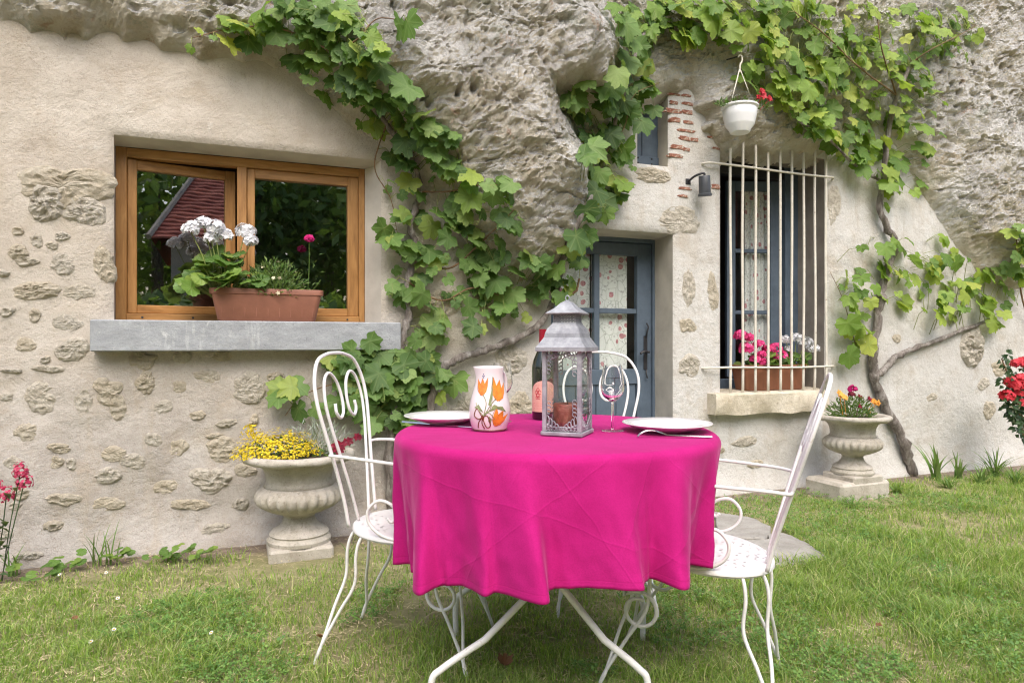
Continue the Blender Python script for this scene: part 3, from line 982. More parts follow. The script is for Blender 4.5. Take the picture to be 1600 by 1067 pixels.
CP += [(1110, 160, .10), (1110, 195, .07), (1150, 205, .12), (1200, 215, .12), (1250, 222, .11), (1290, 222, .06), (1120, 228, .0), (1140, 238, .02), (1200, 243, .02), (1260, 248, .02), (1300, 250, -.05), (1200, 275, -.25), (1270, 280, -.25), (1130, 270, -.25)]
CP += [(1150, 100, .16), (1250, 100, .16), (1350, 100, .14), (1080, 20, .14), (1200, 0, .22), (1350, 0, .2), (1330, 200, .02), (1330, 240, -.08), (1390, 260, -.06), (1390, 310, -.15), (1330, 330, -.25), (1420, 180, .08), (1400, 120, .12)]
CP += [(1432, 290, 0), (1450, 240, .10), (1470, 200, .16), (1530, 250, .19), (1600, 250, .20), (1510, 325, .16), (1545, 360, .16), (1585, 390, .14), (1605, 425, .09), (1570, 452, 0), (1535, 420, .04), (1500, 372, .03), (1480, 345, .03), (1445, 318, -.02), (1430, 350, -.12), (1490, 430, -.12), (1600, 475, -.12), (1550, 490, -.15)]
CP += [(1480, 100, .19), (1550, 50, .21), (1490, 0, .2), (1600, 0, .22), (1700, 200, .22), (1700, 430, .05), (1700, 480, -.15), (1850, 300, .22), (1850, 480, -.1)]
for x in range(-400, 2000, 120):
    CP += [(x, 640, -.5), (x, -420, .3), (x, -700, .2)]
cp = np.array([(*P(x, y, n), n) for x, y, n in CP])
ps, pz, pn = cp.T
D = np.hypot(ps[:, None] - ps[None], pz[:, None] - pz[None])
A = np.zeros((len(ps) + 3, len(ps) + 3))
A[:-3, :-3] = -D - np.eye(len(ps)) * .004
A[:-3, -3:] = np.stack([np.ones_like(ps), ps, pz], 1)
A[-3:, :-3] = A[:-3, -3:].T
sol = np.linalg.solve(A, np.concatenate([pn, np.zeros(3)]))
rs = np.arange(-4.2, 6.6, .0125)
rz = np.arange(1.2, 4.9, .0125)
RS, RZ = np.meshgrid(rs, rz)
H = np.zeros(RS.shape)
for k in range(len(ps)):
    H -= sol[k] * np.hypot(RS - ps[k], RZ - pz[k])
H += sol[-3] + sol[-2] * RS + sol[-1] * RZ
# broad form, ledges, pits
amp = np.clip((H + .05) / .2, 0.15, 1)
lump = fbm(RS * 2.2, RZ * 2.6, octs=4, seed=70) * .075 + fbm(RS * 7, RZ * 8, octs=4, seed=71, ridged=True) * .026 + fbm(RS * 22, RZ * 24, octs=3, seed=73) * .013
wx = RS + .05 * fbm(RS * 5, RZ * 5, octs=2, seed=90); wz = RZ + .05 * fbm(RS * 5 + 9, RZ * 5, octs=2, seed=91)
pits = np.clip(.27 - worley(wx * 7, wz * 8, 75), 0, 1) * .16 * (vnoise(RS * 1.5, RZ * 1.5, seed=76) > .3) + np.clip(.3 - worley(wx * 23, wz * 25, 78), 0, 1) * .06 * (vnoise(RS * 2.5, RZ * 2.5, seed=77) > -.2)
lump = lump + .024 * fbm(RS * 13, RZ * 15, octs=5, seed=171, ridged=True, gain=.6)
w1 = worley(wx * 3.2, wz * 4.2, 175); w2 = worley(wx * 9, wz * 11, 176)
lump = lump * .72 + .04 * (.45 - w1) + .026 * (.45 - w2) + .018 * fbm(RS * 22, RZ * 24, octs=4, seed=271, gain=.75) - .03 * np.clip(fbm(RS * 6, RZ * 7, octs=4, seed=272, ridged=True) - .35, 0, 1)
hol = worley(RS * 6.5, RZ * 6.5, 181)
pits = pits + .055 * np.clip((.13 - hol) / .05, 0, 1) * (vnoise(RS * 2.2, RZ * 2.2, seed=182) > .38)
strata = np.abs(((wz * 5.5 + .35 * fbm(RS * 2, RZ * 2, octs=3, seed=178)) % 1) - .5)
lump = lump - .014 * np.clip(.10 - strata, 0, 1) / .10 * (vnoise(RS * 1.3, RZ * 2.2, seed=179) > .1)
H = H + amp * (lump - pits)
js = .03 * fbm(RS * 6, RZ * 6, octs=3, seed=80) * amp
jz = .045 * fbm(RS * 5, RZ * 7, octs=3, seed=81) * amp
keepv = H > -.07
Fm = keepv[:-1, :-1] | keepv[1:, :-1] | keepv[:-1, 1:] | keepv[1:, 1:]
I = np.arange(RS.size).reshape(RS.shape)
F = np.stack([I[:-1, :-1], I[:-1, 1:], I[1:, 1:], I[1:, :-1]], -1)[Fm]
V = np.stack([(RS + js).ravel(), -np.maximum(H, -.12).ravel(), (RZ + jz).ravel()], 1)
used = np.unique(F)
remap = -np.ones(len(V), int); remap[used] = np.arange(len(used))
rock = mesh_np('rock_cliff', V[used], remap[F], M['rock'], None, False)
rock.location = (0, OY, 0); rock.rotation_euler = (0, 0, TH)
tag(rock, 'cream and grey limestone cliff overhanging the house front', 'rock', kind='structure')
# plateau behind the cliff top
mb = MB(); mb.add([(-4.2, -.25, 4.82), (6.6, -.25, 4.82), (12, 30, 6.5), (-12, 30, 6.5)], [(0, 1, 2, 3)])
pl = mb.build('hilltop', M['ground']); pl.location = (0, OY, 0); pl.rotation_euler = (0, 0, TH); tag(pl, 'earth slope above the cliff', 'hill', kind='structure')


def rock_n(s, z):
    """height of the rock or wall in front of the wall plane"""
    i = int(np.clip(round((z - rz[0]) / .0125), 0, len(rz) - 1)); j = int(np.clip(round((s - rs[0]) / .0125), 0, len(rs) - 1))
    if z < rz[0] - .02: return 0.0
    return max(0.0, float(H[i, j]))


# ------------------------------------------------------------------ flagstones by the door
t = NT('flagstone')
c = t.ramp(t.noise(6, 8, .7), [(.3, (.25, .235, .21)), (.6, (.38, .365, .34)), (.75, (.47, .45, .42))])
c = t.mix(t.ramp(t.noise(50, 5, .7), [(.3, .6), (.42, 0)]), c, (.17, .15, .12))
t.bump(t.noise(25, 8, .75), 1, .012)
M['flag'] = t.fin(c, .9)
path = holder('stone_path', None)
tag(path, 'pale worn flagstones laid on the ground before the door', 'path', kind='structure')
poly = [G(*p) for p in ((900, 800), (1040, 798), (1110, 800), (1172, 812), (1215, 828), (1262, 852), (1285, 872), (1240, 880), (1150, 888), (1040, 890), (900, 890))]
cuts = [[(900, 798), (1105, 800), (1120, 842), (1000, 846), (900, 846)], [(1110, 801), (1172, 812), (1208, 826), (1196, 846), (1126, 842)], [(900, 849), (1000, 849), (1100, 846), (1112, 889), (1000, 893), (900, 893)], [(1106, 846), (1192, 849), (1212, 830), (1262, 852), (1290, 873), (1240, 883), (1118, 890)]]
for q in cuts:
    pts = [G(*p) for p in q]
    cen = sum(pts, Vector()) / len(pts)
    ring = []
    for a, b in zip(pts, pts[1:] + pts[:1]):
        for k in range(4):
            p = a.lerp(b, k / 4); ring.append(p + Vector((random.uniform(-.012, .012), random.uniform(-.02, .02), 0)))
    n = len(ring); V = []
    for f_, z in ((1, -.02), (1, .008), (.97, .016)):
        V += [cen + (p - cen) * f_ + Vector((0, 0, z)) for p in ring]
    F = [(r * n + k, r * n + (k + 1) % n, (r + 1) * n + (k + 1) % n, (r + 1) * n + k) for r in range(2) for k in range(n)] + [tuple(2 * n + k for k in range(n))]
    MB().add(V, F).build('flagstone', M['flag'], path)

# ------------------------------------------------------------------ leaves
HALF = [(0, 1.0, 1), (7, .87, .3), (13, .90, .3), (18, .78, .1), (24, .70, 0), (31, .80, .2), (36, .78, .2), (43, .88, .4), (51, .97, 1), (58, .84, .25), (65, .85, .2), (72, .74, .1), (80, .68, 0), (89, .77, .2), (96, .75, .2), (108, .84, 1), (117, .72, .2), (128, .71, .2), (142, .66, .1), (157, .56, 0), (170, .30, 0)]


def leaf_geo(seed, outline=HALF, fold=.2, droop=.22, jag=.05):
    r = random.Random(seed)
    pts = [(a, q, v) for a, q, v in outline] + [(-a, q, v) for a, q, v in outline[:0:-1]]
    V = [(0, 0, 0)]; vein = [1]
    f = fold * r.uniform(.4, 1.5); d = droop * r.uniform(.2, 1.8); tw = r.uniform(-.25, .25); ph = r.uniform(0, 6)
    for a, q, v in pts:
        q *= 1 + r.uniform(-jag, jag)
        aa = R_(a + r.uniform(-2, 2))
        x, y = q * math.sin(aa), q * math.cos(aa)
        z = f * abs(x) - d * (x * x + y * y) + tw * x * y + .06 * math.sin(aa * 5 + ph) * q + (.05 if v < .1 else 0)
        V.append((x, y, z)); vein.append(v)
    n = len(pts)
    F = [(0, 1 + (k + 1) % n, 1 + k) for k in range(n)]
    return V, F, vein


def leaf_meshes(prefix, n, mat, **kw):
    out = []
    for k in range(n):
        V, F, vein = leaf_geo(100 + k, **kw)
        me = bpy.data.meshes.new(prefix)
        me.from_pydata(V, [], F); me.update()
        me.polygons.foreach_set('use_smooth', np.full(len(F), True))
        me.attributes.new('vein', 'FLOAT', 'POINT').data.foreach_set('value', vein)
        me.materials.append(mat)
        out.append(me)
    return out


VL = leaf_meshes('leaf', 9, M['vine_leaf'])
VY = leaf_meshes('leaf', 9, M['vine_leaf_young'])


def orient(tip, nrm):
    y = Vector(tip).normalized()
    z = Vector(nrm); z = (z - y * z.dot(y))
    z = z.normalized() if z.length > 1e-5 else y.orthogonal().normalized()
    x = y.cross(z)
    return Matrix((x, y, z)).transposed().to_4x4()


WN = Vector((ST, -CT, 0)); WT = Vector((CT, ST, 0)); UP = Vector((0, 0, 1))


def vine(label, blobs, trunk, meshes, mat, size=.10, maxobj=298, young=None, thin=1.0):
    root = thing('grape_vine', (0, 0, 0), 0, label, 'vine', 'grape vines on the house front')
    stem_pts = []
    base = None
    for k, (path, r0, r1) in enumerate(trunk):
        pts = []
        for px, py, off in path:
            n = off
            for _ in range(3):
                s, z = P(px, py, n); n = rock_n(s, z) + off
            p = W(s, max(z, -.03), n); pts.append(p)
        if base is None:
            base = Vector((pts[0].x, pts[0].y, 0)); root.location = base
        sm = catmull(pts, 7)
        m = len(sm)
        rad = [(r0 + (r1 - r0) * i / m) * (1 + .22 * math.sin(i * 1.9 + k) * math.sin(i * .7)) for i in range(m)]
        sm2 = [p + Vector((random.uniform(-1, 1), random.uniform(-1, 1), random.uniform(-1, 1))) * rad[i] * .35 for i, p in enumerate(sm)]
        MB().tube([p - base for p in sm2], rad, 9).build('trunk' if r0 > .015 else 'cane', M['bark'] if r0 > .01 else M['cane'], root, True)
        stem_pts += sm2
    SP = np.array([tuple(p) for p in stem_pts])
    leaves = []
    for (cx, cy, rx, ry, cnt, *opt) in blobs:
        ymix = opt[0] if opt else 0
        for _ in range(max(2, round(cnt * thin))):
            a = random.uniform(0, 2 * PI); q = math.sqrt(random.random())
            px, py = cx + rx * q * math.cos(a), cy + ry * q * math.sin(a)
            off = random.uniform(.02, .15)
            n = off
            for _k in range(3):
                s, z = P(px, py, n); n = rock_n(s, z) + off
            p = W(s, z, n)
            nr = WN * random.uniform(.35, 1.0) + UP * random.uniform(0, 1.0) + WT * random.gauss(0, .55)
            tip = -UP * random.uniform(.3, 1) + WT * random.gauss(0, .75) + WN * random.uniform(.1, .5)
            sc = size * (random.uniform(.38, .8) if random.random() < .4 else random.uniform(.75, 1.25)) * (1 - .2 * ymix)
            leaves.append((p, tip, nr, sc, off, random.random() < ymix))
    leaves.sort(key=lambda l: -l[3] * (1 + 3 * l[4]))
    mb = MB(); vein_all = []
    st = MB()
    for i, (p, tip, nr, sc, off, yg) in enumerate(leaves):
        mt = orient(tip, nr)
        me = random.choice(young if (yg and young) else meshes)
        M4 = Matrix.Translation(p - base) @ mt @ Matrix.Diagonal((sc * random.uniform(.9, 1.1), sc, sc, 1))
        if i < maxobj:
            o = bpy.data.objects.new('leaf', me); o.matrix_local = M4; link(o, root)
        else:
            mb.add([M4 @ v.co for v in me.vertices], [tuple(f.vertices) for f in me.polygons])
            vein_all += [d.value for d in me.attributes['vein'].data]
        d = np.hypot(np.hypot(SP[:, 0] - p.x, SP[:, 1] - p.y), SP[:, 2] - p.z)
        j = int(np.argmin(d)); L = d[j]
        if L > .015:
            q = Vector(SP[j])
            if L > .16:
                q = p + (q - p) * (.16 / L) - WN * min(off * .7, .06)
            mid = (p + q) / 2 + Vector((0, 0, .25 * min(L, .16)))
            st.tube([q - base, mid - base, p - base], [.0028, .002, .0016], 4, cap=False)
    if mb.V:
        o = mb.build('foliage', meshes[0].materials[0], root, True)
        o.data.attributes.new('vein', 'FLOAT', 'POINT').data.foreach_set('value', vein_all)
        o['kind'] = 'stuff'
    for _ in range(min(26, len(leaves) // 8)):
        p = random.choice(leaves)[0] - base; q = p + WN * .03
        d1 = WT * random.gauss(0, .05) + UP * random.uniform(-.09, .05) + WN * random.uniform(.01, .05)
        curl = [q, q + d1 * .5, q + d1] + [q + d1 + WT * .014 * (math.cos(t_) - 1) * (1 - t_ / 12) + UP * .014 * math.sin(t_) * (1 - t_ / 12) for t_ in (1, 2, 3, 4.2, 5.4, 6.6)]
        st.tube(catmull(curl, 3), .0011, 4, cap=False)
    so = st.build('leaf_stalks', M['stalk'], root, True); so['kind'] = 'stuff'
    return root


T1 = [([(612, 850, .03), (608, 700, .05), (624, 600, .06), (626, 540, .06), (640, 490, .05), (636, 440, .04), (650, 395, .04), (642, 350, .04), (656, 300, .05), (640, 250, .05), (600, 200, .05), (560, 150, .06), (520, 90, .06)], .026, .012),
      ([(520, 90, .06), (450, 50, .06), (380, 45, .06), (300, 62, .05)], .006, .002),
      ([(650, 395, .05), (700, 420, .06), (750, 380, .07), (800, 330, .06)], .007, .003),
      ([(636, 440, .05), (690, 470, .06), (740, 450, .07), (800, 470, .06)], .006, .003),
      ([(656, 300, .05), (700, 300, .07), (760, 290, .07), (810, 300, .05)], .006, .002),
      ([(600, 200, .05), (585, 260, .05), (610, 310, .06), (620, 360, .05)], .004, .002),
      ([(520, 90, .06), (560, 60, .08), (590, 30, .07), (640, 35, .05)], .005, .002)]
vine('wide grape vine climbing over the wall between the timber window and the rock spur',
     [(300, 62, 18, 18, 2, 1), (355, 50, 28, 22, 6, .6), (400, 40, 38, 28, 10, .3), (460, 30, 48, 35, 17, .2), (520, 60, 52, 42, 24), (480, 100, 36, 26, 9), (560, 110, 36, 36, 12), (592, 55, 20, 28, 4, .5), (632, 40, 12, 12, 2), (510, 12, 50, 16, 12, .2),
      (540, 140, 42, 32, 14), (590, 170, 42, 32, 15), (640, 195, 40, 30, 13), (680, 225, 40, 28, 12),
      (625, 270, 30, 45, 9), (690, 290, 45, 45, 17), (760, 300, 45, 35, 14, .15), (800, 330, 22, 36, 6, .3), (632, 350, 36, 36, 9), (700, 370, 58, 46, 20), (770, 370, 40, 46, 12), (636, 430, 28, 46, 9), (700, 445, 56, 46, 18), (770, 435, 46, 46, 15), (668, 520, 28, 36, 8), (725, 500, 40, 26, 6), (832, 430, 36, 36, 12), (862, 450, 32, 32, 9), (805, 490, 36, 22, 9)],
     T1, VL, M['vine_leaf'], .092, young=VY, thin=.86)
vine('low grape vine spilling below the slate sill behind the left chair',
     [(560, 560, 50, 36, 24), (600, 600, 46, 42, 24), (640, 630, 32, 46, 14), (545, 620, 26, 26, 6), (605, 665, 40, 22, 8), (450, 612, 18, 22, 4), (690, 600, 22, 30, 6), (480, 640, 16, 12, 2), (640, 560, 30, 30, 8), (660, 700, 20, 25, 4)],
     [([(655, 800, .03), (640, 700, .05), (620, 640, .06), (590, 590, .06), (550, 560, .06)], .012, .005), ([(590, 590, .06), (520, 600, .05), (470, 620, .05), (445, 650, .04)], .004, .0015)], VL, M['vine_leaf'], .10)
vine('grape vine whose gnarled branch slants up past the blue door and along the rock',
     [(935, 180, 42, 32, 13), (915, 140, 28, 28, 7), (985, 110, 42, 55, 22), (980, 50, 38, 48, 20, .2), (1010, 30, 38, 28, 12, .3), (950, 230, 42, 32, 16, .2), (960, 280, 36, 32, 12, .2), (930, 320, 24, 30, 8), (900, 370, 20, 26, 6), (890, 400, 20, 22, 4), (1000, 165, 26, 26, 8), (915, 255, 20, 26, 5), (890, 440, 16, 16, 3, .5), (1040, 20, 40, 25, 12, .4)],
     [([(668, 700, .05), (672, 640, .06), (690, 580, .06), (720, 560, .06), (765, 545, .06), (830, 517, .06), (866, 470, .06), (878, 410, .06), (900, 350, .06), (925, 300, .07), (945, 240, .08), (965, 180, .1), (985, 100, .1), (1010, 40, .1)], .027, .011),
      ([(866, 470, .06), (885, 462, .07), (900, 455, .08), (905, 435, .08)], .010, .006), ([(1010, 40, .1), (1060, 25, .1), (1120, 50, .1), (1140, 70, .1)], .011, .006), ([(945, 240, .08), (975, 200, .14), (990, 150, .16), (1030, 130, .16)], .003, .0015)], VL, M['vine_leaf'], .10, young=VY, thin=.9)
vine('bright green grape vine with forked grey trunk right of the barred window',
     [(1060, 30, 46, 36, 20), (1120, 30, 56, 36, 26), (1180, 40, 56, 46, 30, .3), (1240, 60, 56, 56, 34, .3), (1300, 90, 56, 56, 34, .5), (1360, 100, 56, 56, 36, .6), (1420, 70, 56, 60, 36, .8), (1480, 40, 40, 36, 14, 1), (1250, 150, 46, 40, 20), (1310, 180, 46, 40, 24, .3), (1370, 180, 52, 46, 28, .5), (1430, 150, 40, 42, 20, .6), (1190, 110, 36, 36, 10), (1340, 230, 46, 32, 16), (1390, 240, 46, 36, 14), (1450, 225, 22, 34, 5), (1420, 280, 36, 26, 6), (1380, 300, 20, 26, 4), (1270, 195, 36, 22, 9), (1500, 70, 22, 22, 5, 1), (1340, 20, 60, 20, 14, .9), (1230, 10, 50, 14, 12, .5),
      (1390, 385, 46, 16, 7, .4), (1340, 450, 40, 36, 11), (1390, 450, 40, 46, 14, .3), (1350, 520, 30, 36, 9), (1440, 430, 46, 36, 15, .5), (1490, 430, 46, 36, 17, .5), (1530, 455, 40, 36, 15, .3), (1480, 480, 40, 26, 9), (1555, 480, 24, 26, 7), (1325, 552, 14, 14, 3), (1325, 490, 26, 26, 5), (1465, 375, 14, 10, 2, .5)],
     [([(1424, 742, .03), (1408, 685, .04), (1382, 632, .04), (1366, 585, .04), (1366, 545, .05), (1374, 480, .05), (1384, 430, .05), (1397, 380, .05), (1376, 330, .06), (1380, 280, .06), (1386, 220, .08), (1402, 150, .1), (1420, 100, .1)], .040, .015),
      ([(1364, 590, .05), (1385, 575, .05), (1402, 556, .05), (1440, 541, .05), (1490, 521, .05), (1545, 500, .06)], .028, .014),
      ([(1380, 285, .07), (1340, 262, .08), (1292, 215, .1), (1240, 190, .1)], .012, .006), ([(1366, 555, .06), (1340, 545, .06), (1318, 470, .06), (1297, 425, .04)], .004, .0015),
      ([(1420, 100, .1), (1450, 80, .15), (1490, 60, .18), (1530, 38, .2)], .005, .002), ([(1402, 150, .1), (1380, 80, .14), (1370, 20, .15)], .006, .003), ([(1402, 150, .1), (1340, 100, .14), (1290, 60, .15), (1240, 20, .14)], .006, .003)],
     VY, M['vine_leaf_young'], .092, young=VY, thin=.95)
vine('small leafy vine at the right edge hanging from the rock',
     [(1590, 390, 20, 46, 16, .4), (1602, 430, 24, 28, 10, .4), (1572, 420, 16, 22, 4, .4), (1580, 470, 12, 14, 3)],
     [([(1640, 700, .03), (1630, 560, .05), (1600, 480, .06), (1590, 400, .08), (1592, 350, .08)], .01, .004)], VL, M['vine_leaf_young'], .1, young=VY)

# ------------------------------------------------------------------ pot plants
def add_lens(mb, p, tip, nrm, L, wd, fold=.2):
    m = Matrix.Translation(p) @ orient(tip, nrm)
    V = [(0, 0, 0), (-wd / 2, L * .45, fold * wd), (0, L * .5, 0), (wd / 2, L * .45, fold * wd), (0, L, -.12 * L)]
    mb.add([m @ Vector(v) for v in V], [(0, 2, 1), (0, 3, 2), (1, 2, 4), (2, 3, 4)])


ROUND = [(0, .9, 1), (12, 1.0, .2), (24, .92, 0), (36, 1.02, 1), (50, .98, .2), (62, .9, 0), (75, 1.0, 1), (90, .96, .2), (103, .88, 0), (118, .96, 1), (135, .86, .2), (152, .78, 0), (168, .45, 0)]
GLM = leaf_meshes('leaf', 5, M['geranium_leaf'], outline=ROUND, fold=-.1, droop=-.12, jag=.04)


def rnd_dir(zmin=-1):
    while True:
        v = Vector((random.gauss(0, 1), random.gauss(0, 1), random.gauss(0, 1)))
        if v.length > .01:
            v.normalize()
            if v.z >= zmin: return v


def floret(mb, p, nrm, r, petals=5):
    m = Matrix.Translation(p) @ orient(Vector(nrm).orthogonal(), nrm)
    V = [(0, 0, 0)]; F = []
    a0 = random.uniform(0, 6)
    for k in range(petals):
        a = a0 + 2 * PI * k / petals
        b = .62 * 2 * PI / petals
        i = len(V)
        V += [(.6 * r * math.cos(a - b), .6 * r * math.sin(a - b), .15 * r), (r * math.cos(a), r * math.sin(a), .05 * r + random.uniform(-.15, .2) * r), (.6 * r * math.cos(a + b), .6 * r * math.sin(a + b), .15 * r)]
        F.append((0, i, i + 1, i + 2))
    mb.add([m @ Vector(v) for v in V], F)


def head(parent, c, r, mat, n=30, fr=.014, flat=.8):
    mb = MB()
    for _ in range(n):
        d = rnd_dir(-.45)
        floret(mb, c + Vector((d.x * r, d.y * r, d.z * r * flat)) * random.uniform(.75, 1.05), d + Vector((random.gauss(0, .2), random.gauss(0, .2), .1)), fr * random.uniform(.8, 1.15))
    return mb.build('flower_head', mat, parent)


def geranium(root, heads, mat, spread, nleaf, hgt, lsz=.035, fr=.014, n=30):
    """root: thing with its origin at the soil; heads: (x,y,z,r) local"""
    st = MB()
    for x, y, z, r in heads:
        head(root, Vector((x, y, z)), r, mat, n, fr)
        st.tube(catmull([(x * .4, y * .4, -.02), (x * .6, y * .6, z * .5), (x, y, z - r * .3)], 4), .0025, 5)
    for _ in range(nleaf):
        a = random.uniform(0, 2 * PI); q = math.sqrt(random.random())
        x, y = spread[0] * q * math.cos(a), spread[1] * q * math.sin(a)
        z = hgt * (1 - .75 * q * q) * random.uniform(.35, 1.05)
        nr = Vector((x / spread[0] * .8 + random.gauss(0, .3), y / spread[1] * .6 - .9 + random.gauss(0, .3), .6))
        tip = Vector((x + random.gauss(0, .05), y + random.gauss(0, .05) - .04, -.02))
        o = bpy.data.objects.new('leaf', random.choice(GLM))
        sc = lsz * random.uniform(.65, 1.15)
        o.matrix_local = Matrix.Translation((x, y, z)) @ orient(tip, nr) @ Matrix.Scale(sc, 4)
        link(o, root)
        st.tube(catmull([(x * .3, y * .3, -.02), (x * .65, y * .65, z * .55), (x, y, z)], 3), .0018, 4)
    so = st.build('stems', M['stalk'], root, True)


def bush(root, spread, hgt, n, mat, L=.03, wd=.007, name='foliage', c0=(0, 0, 0)):
    mb = MB()
    for _ in range(n):
        d = rnd_dir(-.05); q = random.random() ** .4
        p = Vector((c0[0] + d.x * spread[0] * q, c0[1] + d.y * spread[1] * q, c0[2] + d.z * hgt * q))
        add_lens(mb, p, d + Vector((random.gauss(0, .5), random.gauss(0, .5), random.uniform(0, .8))), rnd_dir(0), L * random.uniform(.6, 1.3), wd * random.uniform(.7, 1.3))
    return mb.build(name, mat, root)


def loft_trough(mb, L, Wd, Hh, taper=.86, rim=.012, wall_=.008, nk=8):
    def ring(l, w, z, r):
        out = []
        for sx, sy, a0 in ((1, 1, 0), (-1, 1, 90), (-1, -1, 180), (1, -1, 270)):
            for k in range(nk // 2 + 1):
                a = R_(a0 + 90 * k / (nk // 2))
                out.append(Vector((sx * (l / 2 - r) + r * math.cos(a), sy * (w / 2 - r) + r * math.sin(a), z)))
        return out
    rs_ = [ring(L * taper * .97, Wd * taper * .95, 0, .02), ring(L * taper, Wd * taper, .006, .024), ring(L * .965, Wd * .95, Hh - .03, .03), ring(L, Wd, Hh - .028, .032), ring(L * 1.005, Wd * 1.005, Hh - .004, .032), ring(L * .99, Wd * .985, Hh, .03), ring(L * .945, Wd * .9, Hh - .002, .026), ring(L * .93, Wd * .88, Hh - .03, .024)]
    n = len(rs_[0]); V = [v for r in rs_ for v in r]
    F = [(i * n + k, i * n + (k + 1) % n, (i + 1) * n + (k + 1) % n, (i + 1) * n + k) for i in range(len(rs_) - 1) for k in range(n)]
    F.append(tuple(range(n - 1, -1, -1)))
    mb.add(V, F)
    return rs_[-1]


def planter(s, n, z, L, Wd, Hh, mat, label, rz=0):
    p = W(s, z, n)
    root = thing('planter_box', p, TH + rz, label, 'planter', 'trough planters on window sills')
    mb = MB(); top = loft_trough(mb, L, Wd, Hh)
    mb.build('trough', mat, root, True, 35)
    for k in range(9):
        x = -L * .4 + L * .8 * k / 8
        MB().box((x - .0015, -Wd * .452, .02), (x + .0015, -Wd * .40, Hh - .034), .0005, Matrix.Rotation(0, 4, 'X')).build('rib', mat, root)
    MB().add([v + Vector((0, 0, .004)) for v in top], [tuple(range(len(top)))]).build('soil', M['soil'], root)
    return root


# left planter: px 328-507, y 445-498, standing on the slate sill
pl_c = P(418, 498, .02)
LP = planter(pl_c[0], .015, 1.1665, .565, .17, .168, M['terracotta'], 'terracotta coloured trough planter on the slate sill of the timber window')


def at_wall(px, py, n):
    s, z = P(px, py, n); return W(s, z, n)


def plant_at(name, px, py, n, label, cat='plant', group=None):
    p = at_wall(px, py, n)
    return thing(name, p, TH, label, cat, group), p


soil_z = 1.1665 + .14
def sill_plant(name, px, n, zsoil, label, group='potted flowering plants'):
    s, z = P(px, 450, n)
    p = W(s, zsoil, n)
    return thing(name, p, TH, label, 'plant', group), s, zsoil, n


def rel(px, py, n_h, s0, z0, n0):
    s, z = P(px, py, n_h)
    return (s - s0, -(n_h - n0), z - z0)


g, s0, z0, n0 = sill_plant('geranium', 352, .02, soil_z, 'white flowered geranium with round leaves in the terracotta trough')
hd = [(*rel(px, py, nn_, s0, z0, n0), r) for px, py, nn_, r in ((298, 358, .06, .042), (318, 350, .03, .04), (336, 356, .07, .046), (352, 368, .06, .034), (383, 362, .05, .05), (392, 376, .07, .034), (330, 372, .05, .032))]
geranium(g, hd, M['p_white'], (.21, .13), 85, .22, .05, .022, 34)
g, s0, z0, n0 = sill_plant('bushy_plant', 432, .02, soil_z - .01, 'bushy fine leaved green plant with a few cream flowers in the terracotta trough')
bush(g, (.155, .10), .20, 900, M['herb_leaf'], .034, .009)
for _ in range(14):
    d = rnd_dir(.0); mb = MB(); floret(mb, Vector((d.x * .15, -abs(d.y) * .10, d.z * .19)), d, .012)
    mb.build('flower', M['p_cream'], g)
g, s0, z0, n0 = sill_plant('carnation', 480, .02, soil_z, 'single magenta flower on a thin stem at the end of the terracotta trough')
x, y, z = rel(483, 373, .04, s0, z0, n0)
head(g, Vector((x, y, z)), .022, M['p_magenta'], 34, .015)
mb = MB(); mb.tube(catmull([(0, 0, -.02), (.01, 0, z * .5), (x, y, z - .015)], 5), .0022, 5)
mb.tube(catmull([(.0, 0, .0), (.05, -.01, .06), (.07, -.01, .09)], 5), .0018, 5)
for k in range(14):
    add_lens(mb, Vector((random.uniform(-.02, .07), random.uniform(-.02, .02), random.uniform(.01, z * .75))), rnd_dir(-.2), rnd_dir(0), .03, .009)
mb.build('stem', M['herb_leaf'], g)

# planter behind the bars: px 1152-1257, y 575-612
RP_s = (P(1152, 600, -.08)[0] + P(1255, 600, -.08)[0]) / 2
planter(RP_s, -.10, .706, .60, .17, .185, M['planter2'], 'brown trough planter behind the bars of the window')
zs = .706 + .155
g, s0, z0, n0 = sill_plant('geranium', 1196, -.10, zs, 'bright pink double flowered geranium behind the window bars')
hd = [(*rel(px, py, nn_, s0, z0, n0), r) for px, py, nn_, r in ((1158, 524, -.1, .05), (1172, 528, -.09, .036), (1168, 545, -.05, .062), (1186, 538, -.08, .04), (1180, 562, -.04, .036), (1192, 566, -.04, .032), (1210, 545, -.07, .052), (1219, 557, -.04, .058), (1198, 545, -.08, .03), (1190, 554, -.06, .03))]
geranium(g, hd, M['p_pink'], (.24, .09), 46, .13, .045, .019, 44)
g, s0, z0, n0 = sill_plant('geranium', 1240, -.10, zs, 'white geranium beside the pink one behind the window bars')
hd = [(*rel(px, py, nn_, s0, z0, n0), r) for px, py, nn_, r in ((1228, 531, -.1, .038), (1244, 528, -.1, .044), (1258, 534, -.07, .05), (1269, 545, -.05, .052), (1232, 545, -.1, .024))]
geranium(g, hd, M['p_white'], (.15, .09), 24, .14, .042, .019, 34)


